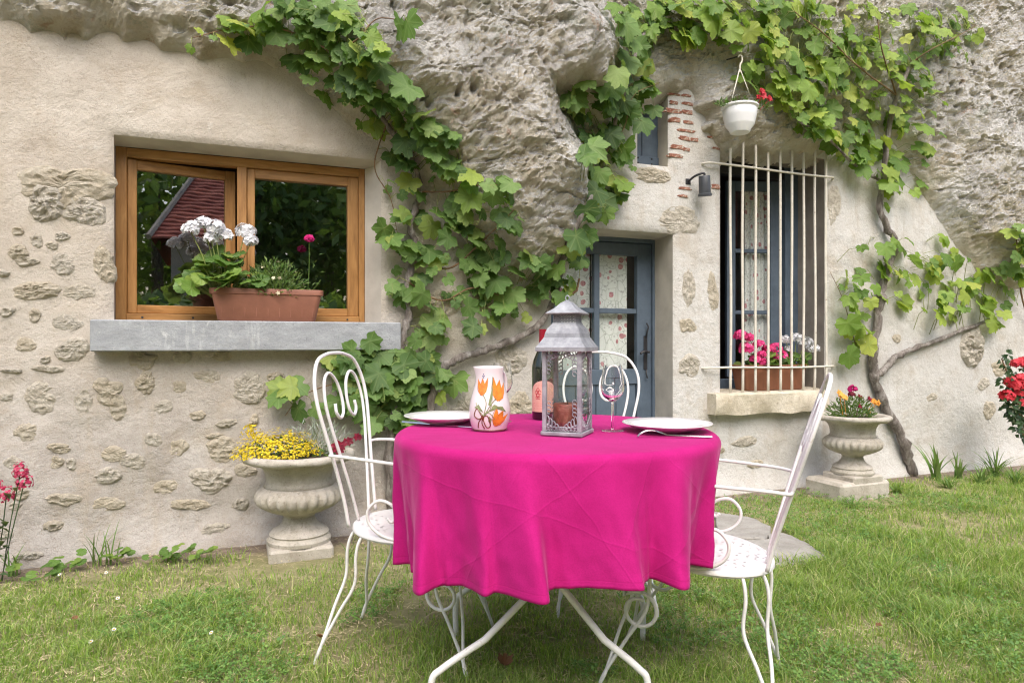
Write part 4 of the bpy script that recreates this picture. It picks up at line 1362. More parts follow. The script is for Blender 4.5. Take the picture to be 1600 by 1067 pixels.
# ------------------------------------------------------------------ stone urns
def urn(loc, sc, label, plinth=True):
    root = thing('stone_urn', loc, TH, label, 'urn', 'stone garden urns')
    root.scale = (sc, sc, sc)
    MB().box((-.158, -.158, -.03), (.158, .158, .042), .012).build('plinth', M['urn'], root)
    MB().lathe([(.16, .0425), (.162, .06), (.15, .075), (.146, .082), (.152, .09), (.14, .105), (.105, .125), (.085, .15), (.078, .175), (.086, .188), (.1, .195)], 40).build('foot', M['urn'], root, True, 40)

    def gad(r, z, a):
        k = math.exp(-((z - .262) / .05) ** 2)
        return r * (1 + .05 * k * (abs(math.cos(a * 12)) * 2 - 1))
    prof = [(.1, .195)] + [(.1 + .115 * math.sin(q * PI / 2) ** 1.1, .195 + .085 * q ** 1.3) for q in np.linspace(.1, 1, 8)] + [(.216, .295), (.205, .318), (.186, .332), (.178, .338)]
    MB().lathe(prof, 144, fr=gad).build('gadrooned_bowl', M['urn'], root, True, 60)
    MB().lathe([(.178, .338), (.168, .352), (.166, .375), (.172, .41), (.188, .44), (.215, .458), (.222, .462)], 48).build('neck', M['urn'], root, True)

    def lip(r, z, a):
        return r * (1 + .012 * math.sin(a * 7 + z * 90) + .008 * math.sin(a * 19 + 1))
    MB().lathe([(.222, .462), (.255, .464), (.275, .472), (.286, .486), (.284, .50), (.27, .51), (.24, .509), (.225, .495), (.21, .47), (.0, .465)], 72, fr=lip).build('rim', M['urn'], root, True)
    MB().lathe([(.221, .482), (.12, .49), (0, .492)], 24).build('soil', M['soil'], root, True)
    return root


uL = G(466, 862)
uL = Vector((-1.075, 3.45, .015))
urn(uL, .96, 'weathered stone urn of yellow sedum below the slate sill')
g = thing('sedum', uL + Vector((-.09, -.06, .47)), TH, 'mound of bright yellow sedum flowers in the urn below the slate sill', 'plant', 'plants in the urns')
bush(g, (.19, .13), .10, 420, M['herb_leaf'], .022, .008)
mb = MB()
for _ in range(1900):
    d = rnd_dir(.05); q = random.uniform(.8, 1.1)
    lump = 1 + .25 * math.sin(d.x * 9 + 2) * math.cos(d.y * 7)
    floret(mb, Vector((d.x * .205 * q, d.y * .14 * q, d.z * .115 * q * lump + .005)), d + UP * .6, .0066)
for _ in range(120):
    floret(mb, Vector((-.12 + random.gauss(0, .02), random.gauss(0, .02), .10 + random.uniform(0, .07))), rnd_dir(0), .0062)
mb.build('flower_mass', M['p_yellow'], g)['kind'] = 'stuff'
g = thing('silver_ragwort', uL + Vector((.06, .09, .47)), TH, 'silvery grey leaved plant behind the yellow sedum', 'plant', 'plants in the urns')
bush(g, (.18, .09), .17, 420, M['silver_leaf'], .05, .006)
g = thing('petunia', uL + Vector((.17, -.03, .47)), TH, 'trailing plant with dark wine red flowers at the rim of the left urn', 'plant', 'plants in the urns')
bush(g, (.09, .08), .06, 90, M['herb_leaf'], .025, .01)
for x, y, z, r in ((.02, -.10, .055, .034), (.07, -.08, .085, .024), (.12, -.06, .10, .02)):
    mb = MB()
    for k in range(3): floret(mb, Vector((x, y, z)) + Vector((random.uniform(-.01, .01), -.004 * k, random.uniform(-.01, .01))), Vector((random.gauss(0, .4), -1, .2)), r)
    mb.build('flower', M['p_darkred'], g)

bl = W(2.38, 0, .34)
root = thing('stone_block', bl, TH, 'rough low stone block under the right urn', 'stone')
mb = MB(); mb.box((-.235, -.165, -.03), (.215, .165, .115), .02)
mb.build('block', M['urn'], root)
uR = W(2.40, .115, .36)
urn(uR, .86, 'stone urn on a low block between barred window and vine trunk')
g = thing('pansies', uR + Vector((-.02, -.02, .42)), TH, 'green leafy pansies with orange and dark red flowers in the right urn', 'plant', 'plants in the urns')
bush(g, (.17, .13), .145, 900, M['herb_leaf'], .032, .009)
for (x, y, z, r, mt) in ((-.16, -.05, .17, .026, 'p_orange'), (-.13, -.06, .15, .02, 'p_orange'), (.15, -.05, .105, .024, 'p_orange'), (.17, -.06, .10, .02, 'p_orange'), (.09, -.06, .135, .02, 'p_darkred'), (-.02, -.08, .08, .018, 'p_darkred'), (.08, 0, .14, .016, 'p_darkred')):
    mb = MB()
    for k in range(4): floret(mb, Vector((x, y, z)) + Vector((random.uniform(-.012, .012), -.003 * k, random.uniform(-.01, .01))), Vector((random.gauss(0, .4), -1, .3)), r)
    mb.tube([(x * .7, y * .7, .02), (x, y, z)], .002, 4)
    mb.build('flower', M[mt], g)
head(g, Vector((-.02, -.03, .20)), .03, M['p_magenta'], 30, .016); head(g, Vector((-.03, -.03, .165)), .022, M['p_darkred'], 20, .014)

# ------------------------------------------------------------------ hanging pot, wall lamp
M['white_plastic'] = plain('white_plastic', (.76, .77, .79), .35, .05, 6)
hs, hz = P(1156, 208, .26)
pr = (P(1184, 180, .26)[0] - P(1128, 180, .26)[0]) / 2 * .77
hp = thing('hanging_pot', W(hs, hz, .26), TH, 'white plastic hanging pot on a wire hook above the barred window', 'pot')
k_ = pr / .145
MB().lathe([(0, 0), (.078 * k_, 0), (.084 * k_, .006), (.088 * k_, .018), (.118 * k_, .05), (.119 * k_, .054), (.134 * k_, .10), (.142 * k_, .15), (.139 * k_, .153), (.147 * k_, .160), (.154 * k_, .163), (.155 * k_, .172), (.151 * k_, .175), (.142 * k_, .172), (.135 * k_, .15)], 48).build('bowl', M['white_plastic'], hp, True, 50)
htop = P(1156, 95, .26)[1] - hz
for sx in (-1, 1):
    MB().tube([(sx * .143 * k_ * .9, -.03, .165), (sx * .004, 0, htop - .06)], .0032, 6).build('hanger_wire', M['cream_iron'], hp, True)
MB().tube([(0, .142 * k_, .165), (0, 0, htop - .06)], .0032, 6).build('hanger_wire', M['cream_iron'], hp, True)
MB().tube(catmull([(0, 0, htop - .08), (.002, 0, htop - .03), (.018, 0, htop), (.014, 0, htop + .03), (-.006, 0, htop + .035), (-.012, .0, htop + .02)], 5), .006, 8).build('hook', M['cream_iron'], hp, True)
MB().tube([(0, .0, htop + .03), (-.02, .12, htop + .045), (-.03, .24, htop + .04)], .005, 6).build('bracket', M['black_iron'], hp, True)
MB().lathe([(.137 * k_, .15), (0, .155)], 24).build('soil', M['soil'], hp)
g = thing('petunia', W(hs, hz + .16, .26), TH, 'small plant with dark red flowers in the white hanging pot', 'plant')
bush(g, (.13, .1), .05, 110, M['herb_leaf'], .035, .014)
bush(g, (.05, .05), .05, 50, M['herb_leaf'], .035, .014, 'trailing_leaves', (.17, -.02, .01)); bush(g, (.03, .03), .03, 20, M['herb_leaf'], .04, .018, 'trailing_leaves', (-.16, -.02, -.005))
for x, y, z, r in ((.11, -.08, .10, .026), (.12, -.08, .07, .028), (.20, -.05, .075, .024), (.09, -.07, .065, .02)):
    mb = MB()
    for k in range(3): floret(mb, Vector((x, y - .004 * k, z)), Vector((random.gauss(0, .3), -1, .2)), r)
    mb.tube([(x * .7, y * .6, 0), (x, y, z)], .002, 4)
    mb.build('flower', M['p_red'], g)

ls_, lz_ = P(1101, 290, .1)
lp = thing('wall_spotlight', W(ls_ - .03, lz_ + .03, 0), TH, 'small charcoal spotlight on a bracket beside the barred window', 'lamp')
tm = Matrix.Translation((.03, -.10, -.03)) @ Matrix.Rotation(R_(-8), 4, 'Y') @ Matrix.Rotation(R_(8), 4, 'X')
MB().lathe([(0, .065), (.034, .065), (.038, .06), (.04, -.05), (.046, -.054), (.047, -.07), (.04, -.073), (.036, -.06), (0, -.055)], 28, tm).build('lamp_housing', M['lamp_grey'], lp, True, 40)
MB().box((-.055, -.012, -.01), (-.015, .01, .03), .003).build('wall_plate', M['black_iron'], lp)
MB().tube(catmull([(-.035, -.01, .01), (-.03, -.06, .03), (-.005, -.09, .045), (.025, -.10, .05), (.03, -.10, .03)], 5), .008, 8).build('bracket', M['black_iron'], lp, True)

# ------------------------------------------------------------------ rose bush, valerian
rb = thing('rose_bush', Vector((G(1612, 748).x, G(1612, 748).y, 0)), 0, 'dark leaved rose bush with coral red blooms at the right edge', 'bush')
d_ = rb.location.y
def at_d(px, py, dy=0):
    t_ = d_ + dy
    return Vector(((px - CX) / FPX * t_, t_, CAM_H - (py - CY) / FPX * t_)) - rb.location
mb = MB()
for px, py in ((1565, 560), (1580, 590), (1595, 600), (1610, 560), (1630, 600), (1590, 640), (1620, 650)):
    mb.tube(catmull([(random.uniform(-.05, .05), random.uniform(-.05, .05), -.03), at_d((1612 + px) / 2, (715 + py) / 2 - 10), at_d(px, py)], 5), .005, 5)
mb.build('stem', M['cane'], rb, True)
for (cx, cy, rx, ry, n) in ((1590, 630, 22, 28, 150), (1615, 600, 25, 40, 160), (1580, 600, 16, 20, 50), (1572, 560, 10, 22, 22), (1605, 670, 20, 20, 60)):
    mb = MB()
    for _ in range(n):
        a = random.uniform(0, 2 * PI); q = math.sqrt(random.random())
        add_lens(mb, at_d(cx + rx * q * math.cos(a), cy + ry * q * math.sin(a), random.uniform(-.15, .12)), Vector((random.gauss(0, 1), random.gauss(0, .6), -.5)), Vector((random.gauss(0, .5), -1, .7)), .055, .034)
    mb.build('leaf_spray', M['dark_leaf'], rb)['kind'] = 'stuff'
for px, py, r in ((1573, 618, .05), (1586, 600, .055), (1598, 592, .05), (1579, 596, .04), (1597, 612, .05), (1590, 568, .04), (1602, 566, .045), (1600, 630, .04)):
    head(rb, at_d(px, py, -.12), r, M['p_rose'], 26, .028)
vb = thing('red_valerian', Vector((-2.28, 3.06, 0)), 0, 'red valerian flowers on green stems at the left edge', 'plant')
mb = MB(); lf = MB()
vpos = [Vector(((px - CX) / FPX * 3.0 + 2.28, -.06, CAM_H - (py - CY) / FPX * 3.0)) for px, py in ((32, 738), (38, 754), (10, 775), (-10, 760))]
for p in vpos:
    mb.tube(catmull([(random.uniform(-.05, .02), 0, -.03), (p.x * .6, p.y, p.z * .5), p], 5), .0024, 5)
    head(vb, p + Vector((0, 0, .0)), .033, M['p_valerian'], 80, .0078, 1.5)
for _ in range(26):
    p = random.choice(vpos); t_ = random.uniform(.05, .85)
    add_lens(mb, Vector((p.x * t_ * .8 + random.gauss(0, .02), p.y, p.z * t_)), Vector((random.gauss(0, 1), -.4, .4)), UP, .07, .03)
mb.build('stem', M['dark_leaf'], vb, False)

# ------------------------------------------------------------------ table
TC = Vector((.14, 2.2, 0)); TZ = .775
tb = thing('garden_table', TC, 0, 'round white metal folding table under the pink cloth', 'table')
MB().lathe([(0, TZ - .028), (.49, TZ - .028), (.498, TZ - .02), (.498, TZ - .008), (.49, TZ - .003), (0, TZ - .003)], 64).build('table_top', M['white_metal'], tb, True, 40)
ft = {'fl': Vector((-.22, 1.86, 0)), 'rl': Vector((-.20, 2.44, 0)), 'fr': Vector((.37, 1.86, 0)), 'rr': Vector((.465, 2.43, 0))}


def tleg(foot, top):
    f = foot - TC
    d = (top - f)
    p1 = f + Vector((0, 0, .13)); p2 = f + Vector((0, 0, .17)) + Vector((d.x, d.y, 0)) * .05
    p3 = f + Vector((d.x * .22, d.y * .22, .24))
    pts = catmull([f, p1, p2, p3], 6)[:-1] + [p3.lerp(top, k / 4) for k in range(5)]
    MB().tube(pts, .0098, 10).build('leg', M['white_metal'], tb, True)


tleg(ft['fl'], Vector((.30, -.25, TZ - .035))); tleg(ft['rl'], Vector((.32, .22, TZ - .035)))
tleg(ft['fr'], Vector((-.30, -.25, TZ - .035))); tleg(ft['rr'], Vector((-.30, .22, TZ - .035)))
for x in (.31, -.30):
    MB().tube([(x, -.28, TZ - .036), (x, .26, TZ - .036)], .0105, 8).build('top_rail', M['white_metal'], tb, True)

# cloth: flat on top, rolling over the rim and hanging in folds
NA = 420
th = np.linspace(0, 2 * PI, NA, endpoint=False)
ridges = [(188, .05, 5), (206, .012, 5), (221, .085, 6), (232, .012, 5), (243, .05, 4), (255, .09, 6), (269, .014, 6), (281, .06, 7), (292, .012, 6), (305, .10, 7), (317, .012, 5), (329, .06, 5), (346, .035, 6), (12, .06, 7), (30, .03, 5), (45, .06, 6), (72, .06, 7), (90, .03, 5), (104, .06, 6), (130, .06, 7), (150, .04, 5), (166, .04, 6)]
fold = np.zeros(NA); shift = np.zeros(NA)
for c, a, w in ridges:
    d = (np.degrees(th) - c + 180) % 360 - 180
    g_ = np.exp(-(d / w) ** 2)
    fold += a * g_
    shift += (a / .08) * .14 * g_ * (1 if c < 300 else -.6)
fold = fold * 1.22 - .027
drop = .322 + .088 * np.cos(th) ** 2 * (np.cos(th) < 0) + .05 * np.cos(th) ** 2 * (np.cos(th) > 0) + .008 * np.sin(th * 3 + 1)
rt = np.linspace(0, 1, 9)[1:] * .485
V = [(0, 0, TZ + .002)]; F = []
rings = []
for r in rt:
    zz = TZ + .002 + .0012 * fbm(np.cos(th) * r * 14, np.sin(th) * r * 14, octs=2, seed=4)
    rings.append(np.stack([r * np.cos(th), r * np.sin(th), zz], 1))
for k in range(1, 6):
    a = k / 5 * PI / 2
    r = .485 + .026 * math.sin(a); z = TZ + .002 - .026 * (1 - math.cos(a))
    q = fold * .03 * (k / 5)
    rings.append(np.stack([(r + q) * np.cos(th), (r + q) * np.sin(th), np.full(NA, z)], 1))
for k in range(1, 41):
    v = k / 40
    side = np.clip(np.cos(th), 0, 1) ** 2
    g_ = v ** .7
    r = .511 + fold * g_ * (.8 + .2 * v) + .018 * v - side * .09 * v - np.clip(-np.cos(th), 0, 1) ** 4 * .05 * v
    r = r + .010 * g_ * fbm(th * 15, v * 3 + 0 * th, octs=3, seed=14) * np.clip(np.minimum(th, 2 * PI - th) * 3, 0, 1)
    a = th + shift * g_
    z = TZ - .024 - (drop - .03) * v
    rings.append(np.stack([r * np.cos(a), r * np.sin(a), z], 1))
V = np.concatenate([np.array([[0, 0, TZ + .002]])] + rings)
nr = len(rings)
q = np.arange(NA); q2 = (q + 1) % NA
F = [(0, 1 + int(i), 1 + int(j)) for i, j in zip(q, q2)]
for k in range(nr - 1):
    b0, b1 = 1 + k * NA, 1 + (k + 1) * NA
    F += [(int(b0 + i), int(b1 + i), int(b1 + j), int(b0 + j)) for i, j in zip(q, q2)]
dropv = np.concatenate([np.zeros(1 + NA * (len(rt) + 5))] + [np.full(NA, k / 40) for k in range(1, 41)])
cl = mesh_np('tablecloth', V, F, M['cloth'], attrs={'drop': dropv})
cl.location = TC + Vector((0, 0, 0))
md = cl.modifiers.new('thick', 'SOLIDIFY'); md.thickness = .0016; md.offset = -1
tag(cl, 'hot pink cotton cloth hanging in folds over the round table', 'tablecloth')
CZ0 = TZ + .0045


# ------------------------------------------------------------------ chairs (front = +x)
def make_chair(label):
    root = thing('garden_chair', (0, 0, 0), 0, label, 'chair', 'white wrought iron chairs round the table')
    WM = M['white_metal']
    SZ = .44; TR = .0055
    MB().lathe([(0, SZ + .001), (.10, SZ), (.18, SZ - .003), (.196, SZ - .004), (.203, SZ - .009), (.204, SZ - .02), (.2, SZ - .022), (.199, SZ - .012), (.19, SZ - .007), (.10, SZ - .003), (0, SZ - .002)], 56).build('seat', M['seat'], root, True, 50)
    MB().tube([(.193 * math.cos(a), .193 * math.sin(a), SZ - .022) for a in np.linspace(0, 2 * PI, 41)[:-1]], .007, 8, True).build('seat_ring', WM, root, True)
    X = lambda z: -.185 - .115 * max(0, (z - .44) / .55) ** 1.1
    half = [(.115, .435), (.125, .52), (.145, .62), (.175, .74), (.197, .84), (.19, .92), (.145, .985), (.07, 1.008)]
    loop = [(X(z), -y, z) for y, z in half] + [(X(1.01), 0, 1.012)] + [(X(z), y, z) for y, z in half[::-1]]
    MB().tube(catmull(loop, 6), .0062, 9).build('back_frame', WM, root, True)
    inn = [(.045, .44), (.07, .54), (.105, .66), (.137, .77), (.148, .85), (.128, .92), (.085, .945), (.04, .915), (.02, .86), (.026, .81), (.055, .79), (.08, .81), (.078, .84)]
    for s in (-1, 1):
        MB().tube(catmull([(X(z) + .004, s * y, z) for y, z in inn], 6), TR, 8).build('back_scroll', WM, root, True)
    for s in (-1, 1):
        ya = .20
        arm = [(X(.68) + .0, s * .165, .68), (X(.68) + .012, s * .19, .682), (-.16, s * .205, .683), (.02, s * .225, .675), (.17, s * .23, .667), (.235, s * .228, .645), (.25, s * .225, .60), (.215, s * .218, .545), (.13, s * .208, .475), (.04, s * .200, .432), (-.03, s * .202, .44), (-.075, s * .204, .475), (-.08, s * .205, .52), (-.045, s * .205, .552), (0, s * .204, .54), (.018, s * .204, .508), (.0, s * .204, .487), (-.015, s * .204, .498)]
        MB().tube(catmull(arm, 5), TR, 8).build('arm', WM, root, True)
        # legs: two rods each, meeting at the foot
        for sgn in (-1, 1):
            fx, fy = sgn * .262, s * .19
            for ax, ay in ((sgn * .165, s * .085), (sgn * .115, s * .145)):
                q = Vector((ax, ay, 0)).normalized()
                p = [(ax, ay, .425), (ax + q.x * .022, ay + q.y * .018, .40), (ax + q.x * .036, ay + q.y * .022, .35), (ax + q.x * .040, ay + q.y * .022, .26), (ax * .6 + fx * .4 + q.x * .02, ay * .6 + fy * .4 + q.y * .01, .17), (fx - sgn * .022, fy - s * .006, .06), (fx - sgn * .004, fy, .008), (fx, fy, .0)]
                MB().tube(catmull(p, 5), TR, 8).build('leg', WM, root, True)
        cz, cy = .25, s * .165
        sp = [(.16 + .06 * math.cos(a) * (1 - k / 60), cy + .0 * a, .255 + .06 * math.sin(a) * (1 - k / 60)) for k, a in enumerate(np.linspace(PI * .2, PI * 2.6, 26))]
        MB().tube([Vector((.195, s * .13, .42)), Vector((.215, cy, .36))] + [Vector(v) for v in sp], .006, 7).build('leg_scroll', WM, root, True)
    return root


ch = make_chair('white iron chair left of the table in front of the yellow urn')
c2, c3 = copy_tree(ch), copy_tree(ch)
ch.location = (-.355, 2.37, 0); ch.rotation_euler = (0, R_(1.5), R_(-11))
c2['label'] = 'white iron chair right of the table seen from its side'
c2.location = (.575, 2.16, -.02); c2.rotation_euler = (0, R_(-5), R_(157))
c3['label'] = 'white iron chair behind the table in front of the blue door'
c3.location = (.375, 2.87, 0); c3.rotation_euler = (0, 0, R_(-92))


def on_table(px, py, h=CZ0):
    return G(px, py, h)


# ------------------------------------------------------------------ lantern
t = NT('zinc')
c = t.ramp(t.noise(14, 7, .7), [(.3, (.16, .165, .19)), (.5, (.30, .31, .34)), (.72, (.50, .52, .55))])
t.bump(t.noise(50, 6, .7), .4, .004)
M['zinc'] = t.fin(c, .55, .25)
lw = .061
pL = on_table(868, 681); pL.x, pL.y = (.5 * (G(842, 683, CZ0) + G(928, 672, CZ0))).xy
ln = thing('lantern', (pL.x, pL.y - .0, CZ0), R_(-22), 'grey zinc lantern with filigree panels and pagoda roof on the pink cloth', 'lantern')
Z_ = M['zinc']
MB().box((-lw - .004, -lw - .004, 0), (lw + .004, lw + .004, .012), .002).build('base', Z_, ln)
for sx in (-1, 1):
    for sy in (-1, 1):
        MB().box((sx * (lw - .013), sy * (lw - .013), .0125), (sx * lw, sy * lw, .25), .0015).build('corner_post', Z_, ln)
for k in range(4):
    m = Matrix.Rotation(k * PI / 2, 4, 'Z')
    MB().box((-lw + .0135, -lw + .004, .0125), (lw - .0135, -lw + .0055, .249), 0, m).build('pane', M['thin_glass'], ln)
    mb = MB()
    a_ = lw - .014
    for zz, up in ((.013, 1), (.249, -1)):
        hmax = .075 if up > 0 else .04
        for i in range(5 if up > 0 else 4):
            for sx in (-1, 1):
                x0 = sx * (a_ - .004 - i * .0095); hh = hmax * (1 - i * .2) * .55 + .006
                cpt = [(x0 + sx * .007 * math.cos(q * 4.7) * (1 - q * .5), -lw + .002, zz + up * (hh * .6 + hh * .45 * math.sin(q * 4.7) * (1 - q * .45))) for q in np.linspace(0, 1.2, 9)]
                mb.tube([(x0, -lw + .002, zz)] + cpt, .0018, 5)
        if up > 0:
            for i in range(9):
                xx = -a_ + a_ * 2 * i / 8
                mb.tube([(xx + .006 * math.cos(q), -lw + .0025, zz + .008 + .006 * math.sin(q)) for q in np.linspace(0, 6.0, 9)], .002, 5)
        for i in range(7):
            sx = -1 if i % 2 else 1
            zc = zz + up * (hmax * .7 + i * .006)
            mb.tube([(sx * (a_ - .007) + .006 * math.cos(q), -lw + .002, zc + .007 * math.sin(q)) for q in np.linspace(0, 5.2, 9)], .0016, 5)
    mb.V = [m @ v for v in mb.V]
    mb.build('filigree', Z_, ln, True)['kind'] = 'stuff'
mb = MB()
def sq(levels):
    V = []; F = []
    for hw, z in levels:
        V += [(-hw, -hw, z), (hw, -hw, z), (hw, hw, z), (-hw, hw, z)]
    n = len(levels)
    F = [(i * 4 + k, i * 4 + (k + 1) % 4, (i + 1) * 4 + (k + 1) % 4, (i + 1) * 4 + k) for i in range(n - 1) for k in range(4)] + [(3, 2, 1, 0), tuple((n - 1) * 4 + k for k in range(4))]
    return V, F
MB().add(*sq([(.074, .2505), (.0765, .252), (.0765, .263), (.073, .267), (.058, .290), (.056, .294)])).build('eave', Z_, ln)
MB().add(*sq([(.0555, .2945), (.054, .305), (.048, .32), (.038, .332), (.037, .336)])).build('roof', Z_, ln)
mb = MB()
for k in range(4):
    m = Matrix.Rotation(k * PI / 2, 4, 'Z')
    b = MB()
    for i in range(7):
        for j in range(3):
            xx = -.029 + .0097 * i; zc = .341 + .0075 * j
            b.tube([(xx + .0042 * math.cos(q), -.034, zc + .0042 * math.sin(q)) for q in np.linspace(0, 2 * PI, 8)[:-1]], .0012, 4, True)
    b.box((-.036, -.0355, .336), (.036, -.0325, .338)); b.box((-.036, -.0355, .361), (.036, -.0325, .363))
    mb.add([m @ v for v in b.V], b.F)
mb.build('fretted_collar', Z_, ln, True)
MB().add(*sq([(.052, .3635), (.053, .366), (.032, .381), (.016, .398), (.006, .404)])).build('cap', Z_, ln)
MB().tube([(.006 * math.cos(a), 0, .412 + .008 * math.sin(a)) for a in np.linspace(0, 2 * PI, 13)[:-1]], .0022, 6, True).build('ring', Z_, ln, True)
t = NT('candle_wax')
c = t.ramp(t.noise(22, 5, .6, 1.2), [(.35, (.13, .018, .015)), (.5, (.24, .045, .035)), (.66, (.36, .12, .095))])
M['wax'] = t.fin(c, .45, 0, **{'Subsurface Weight': .1})
cd = thing('candle', (ln.location.x, ln.location.y, CZ0 + .0125), R_(-22), 'broad marbled dark red candle inside the lantern', 'candle')
MB().lathe([(0, 0), (.041, 0), (.043, .003), (.043, .076), (.040, .08), (.01, .077), (0, .076)], 40).build('wax', M['wax'], cd, True, 40)
MB().tube([(0, 0, .07), (.001, 0, .09)], .0013, 5).build('wick', M['black_iron'], cd)

# ------------------------------------------------------------------ pitcher with painted tulips
M['ceramic'] = plain('white_ceramic', (.74, .70, .72), .18, .03, 5, **{'Coat Weight': .5})
M['glaze_orange'] = plain('orange_glaze', (.70, .22, .03), .25, .35, 60)
M['glaze_green'] = plain('green_glaze', (.20, .24, .11), .25, .3, 60)
M['glaze_brown'] = plain('brown_glaze', (.17, .05, .02), .25, .2, 40)
M['glaze_blue'] = plain('blue_glaze', (.05, .07, .25), .25, .2, 40)
pj = on_table(765, 671)
jg = thing('pitcher', (pj.x, pj.y, CZ0), 0, 'white ceramic pitcher painted with orange tulips on the pink cloth', 'pitcher')
jp = [(.052, .001), (.055, .006), (.063, .03), (.066, .055), (.065, .075), (.060, .10), (.052, .128), (.046, .152), (.044, .175), (.045, .20)]
jprof = [(q.x, q.z) for q in catmull([(r, 0, z) for r, z in jp], 5)]
def jr(z):
    zs_ = [p[1] for p in jprof]; rs2 = [p[0] for p in jprof]
    return float(np.interp(z, zs_, rs2))
def spout(r, z, a):
    d = (a - PI * 1.03 + PI) % (2 * PI) - PI
    k = math.exp(-(d / .28) ** 2) * max(0, (z - .155) / .045) ** 1.5
    return r * (1 + .16 * k)
inner = [(r - .004, z) for r, z in jprof[::-1] if z > .02] + [(0, .02)]
MB().lathe(jprof + [(.043, .2015)] + inner, 64, fr=spout).build('body', M['ceramic'], jg, True)
MB().tube(catmull([(.034, .032, .185), (.044, .052, .176), (.050, .06, .15), (.049, .057, .12), (.040, .045, .095)], 6), .0065, 10).build('handle', M['ceramic'], jg, True)
def jmap(u, z, off=.0008):
    """u: degrees round the front (negative = left), on the pitcher's skin"""
    a = R_(-90 + u); r = jr(z) + off
    return Vector((r * math.cos(a), r * math.sin(a), z))
def jpatch(mb, outline):
    n = len(outline); cu = sum(p[0] for p in outline) / n; cz = sum(p[1] for p in outline) / n
    V = [jmap(cu, cz, .0012)]
    for f in (.5, 1): V += [jmap(cu + (u - cu) * f, cz + (z - cz) * f, .0012) for u, z in outline]
    F = [(0, 1 + k, 1 + (k + 1) % n) for k in range(n)] + [(1 + k, 1 + n + k, 1 + n + (k + 1) % n, 1 + (k + 1) % n) for k in range(n)]
    mb.add(V, F)
def jline(mb, pts, r):
    mb.tube([jmap(q.x, q.z, .0004) for q in catmull([(u, 0, z) for u, z in pts], 6)], r, 5)
def tulip(cu, cz, s, rot):
    mb = MB()
    def tr(u, z):
        c_, s_ = math.cos(rot), math.sin(rot)
        x, y = u * s, z * s
        return cu + (x * c_ - y * s_) / .00105 , cz + x * s_ + y * c_
    side_ = [(-.002, -.017), (-.012, -.010), (-.017, .004), (-.020, .027), (-.010, .015), (-.004, .004)]
    for o in ([(-.008, -.014), (-.011, .003), (-.005, .018), (0, .027), (.005, .018), (.011, .003), (.008, -.014), (0, -.019)], side_, [(-u, z) for u, z in side_]):
        jpatch(mb, [tr(*p) for p in o])
    mb.build('painted_tulip', M['glaze_orange'], jg)
    ol = MB()
    for off in (-.010, 0, .010):
        jline(ol, [tr(off * .4, -.018), tr(off * 1.4 - .004, 0), tr(off * 2 - .0, .026)], .0006)
        jline(ol, [tr(off * .4, -.017), tr(off * .9 + .004, .004), tr(off * 1.2, .018)], .0005)
    ol.build('tulip_outline', M['glaze_brown'], jg)
tulip(-24, .134, 1.2, .1); tulip(33, .122, 1.5, -.3); tulip(27, .038, 1.2, -.5)
mb = MB()
for pts in ([(-14, .05), (-8, .09), (-20, .118)], [(-14, .05), (6, .085), (22, .105)], [(-14, .05), (5, .075), (12, .13), (15, .17)], [(-14, .05), (0, .06), (16, .04)], [(-14, .05), (-30, .07), (-40, .09)]):
    jline(mb, pts, .0013)
for o in ([(-8, .06), (14, .085), (40, .078), (52, .06), (34, .072), (10, .072)], [(-2, .085), (8, .13), (13, .165), (12, .12), (4, .08)], [(-14, .06), (-30, .085), (-44, .075), (-34, .07)], [(0, .05), (8, .04), (4, .022), (-2, .035)]):
    jpatch(mb, o)
mb.build('painted_leaves', M['glaze_green'], jg)
mb = MB()
for pts in ([(-18, .046), (-34, .072), (-44, .05), (-30, .04), (-18, .046)], [(-18, .046), (-4, .05), (4, .02), (-8, .015), (-18, .046)], [(-18, .046), (-30, .03), (-36, .012)], [(-18, .046), (-20, .025), (-14, .01)]):
    jline(mb, pts, .0018)
jpatch(mb, [(-23, .042), (-20, .053), (-13, .052), (-13, .04)])
mb.build('painted_bow', M['glaze_brown'], jg)
mb = MB()
for u, z in ((-26, .172), (-20, .173), (-23, .178), (-23, .168)): jpatch(mb, [(u - 2, z - .0015), (u + 2, z - .0015), (u + 2, z + .0015), (u - 2, z + .0015)])
mb.build('painted_dots', M['glaze_blue'], jg)
MB().tube([jmap(u, .004, .0003) for u in range(0, 360, 10)], .0015, 5, True).build('foot_band', M['glaze_brown'], jg)

# ------------------------------------------------------------------ bottle
t = NT('bottle_glass'); t.fin((.012, .018, .012), .06, 0, **{'Coat Weight': .6}); M['bottle'] = t.m
M['foil'] = plain('red_foil', (.33, .012, .03), .3, .1, 20, 0, .4)
M['label_paper'] = plain('pink_label', (.72, .40, .33), .7, .06, 20)
M['label_red'] = plain('red_print', (.50, .06, .07), .7, .2, 90)
pb = on_table(849, 654)
bt = thing('wine_bottle', (pb.x, pb.y, CZ0), 0, 'dark wine bottle with pink label behind the lantern', 'bottle')
br_ = .041
MB().lathe([(0, 0), (.038, 0), (br_, .004), (br_, .185), (.0405, .195), (.036, .215), (.026, .238), (.0175, .258), (.0155, .275), (.0148, .315), (0, .315)], 40).build('body', M['bottle'], bt, True, 50)
MB().lathe([(.0158, .262), (.0160, .27), (.0155, .316), (.0155, .324), (.014, .325), (0, .325)], 28).build('foil_capsule', M['foil'], bt, True, 50)
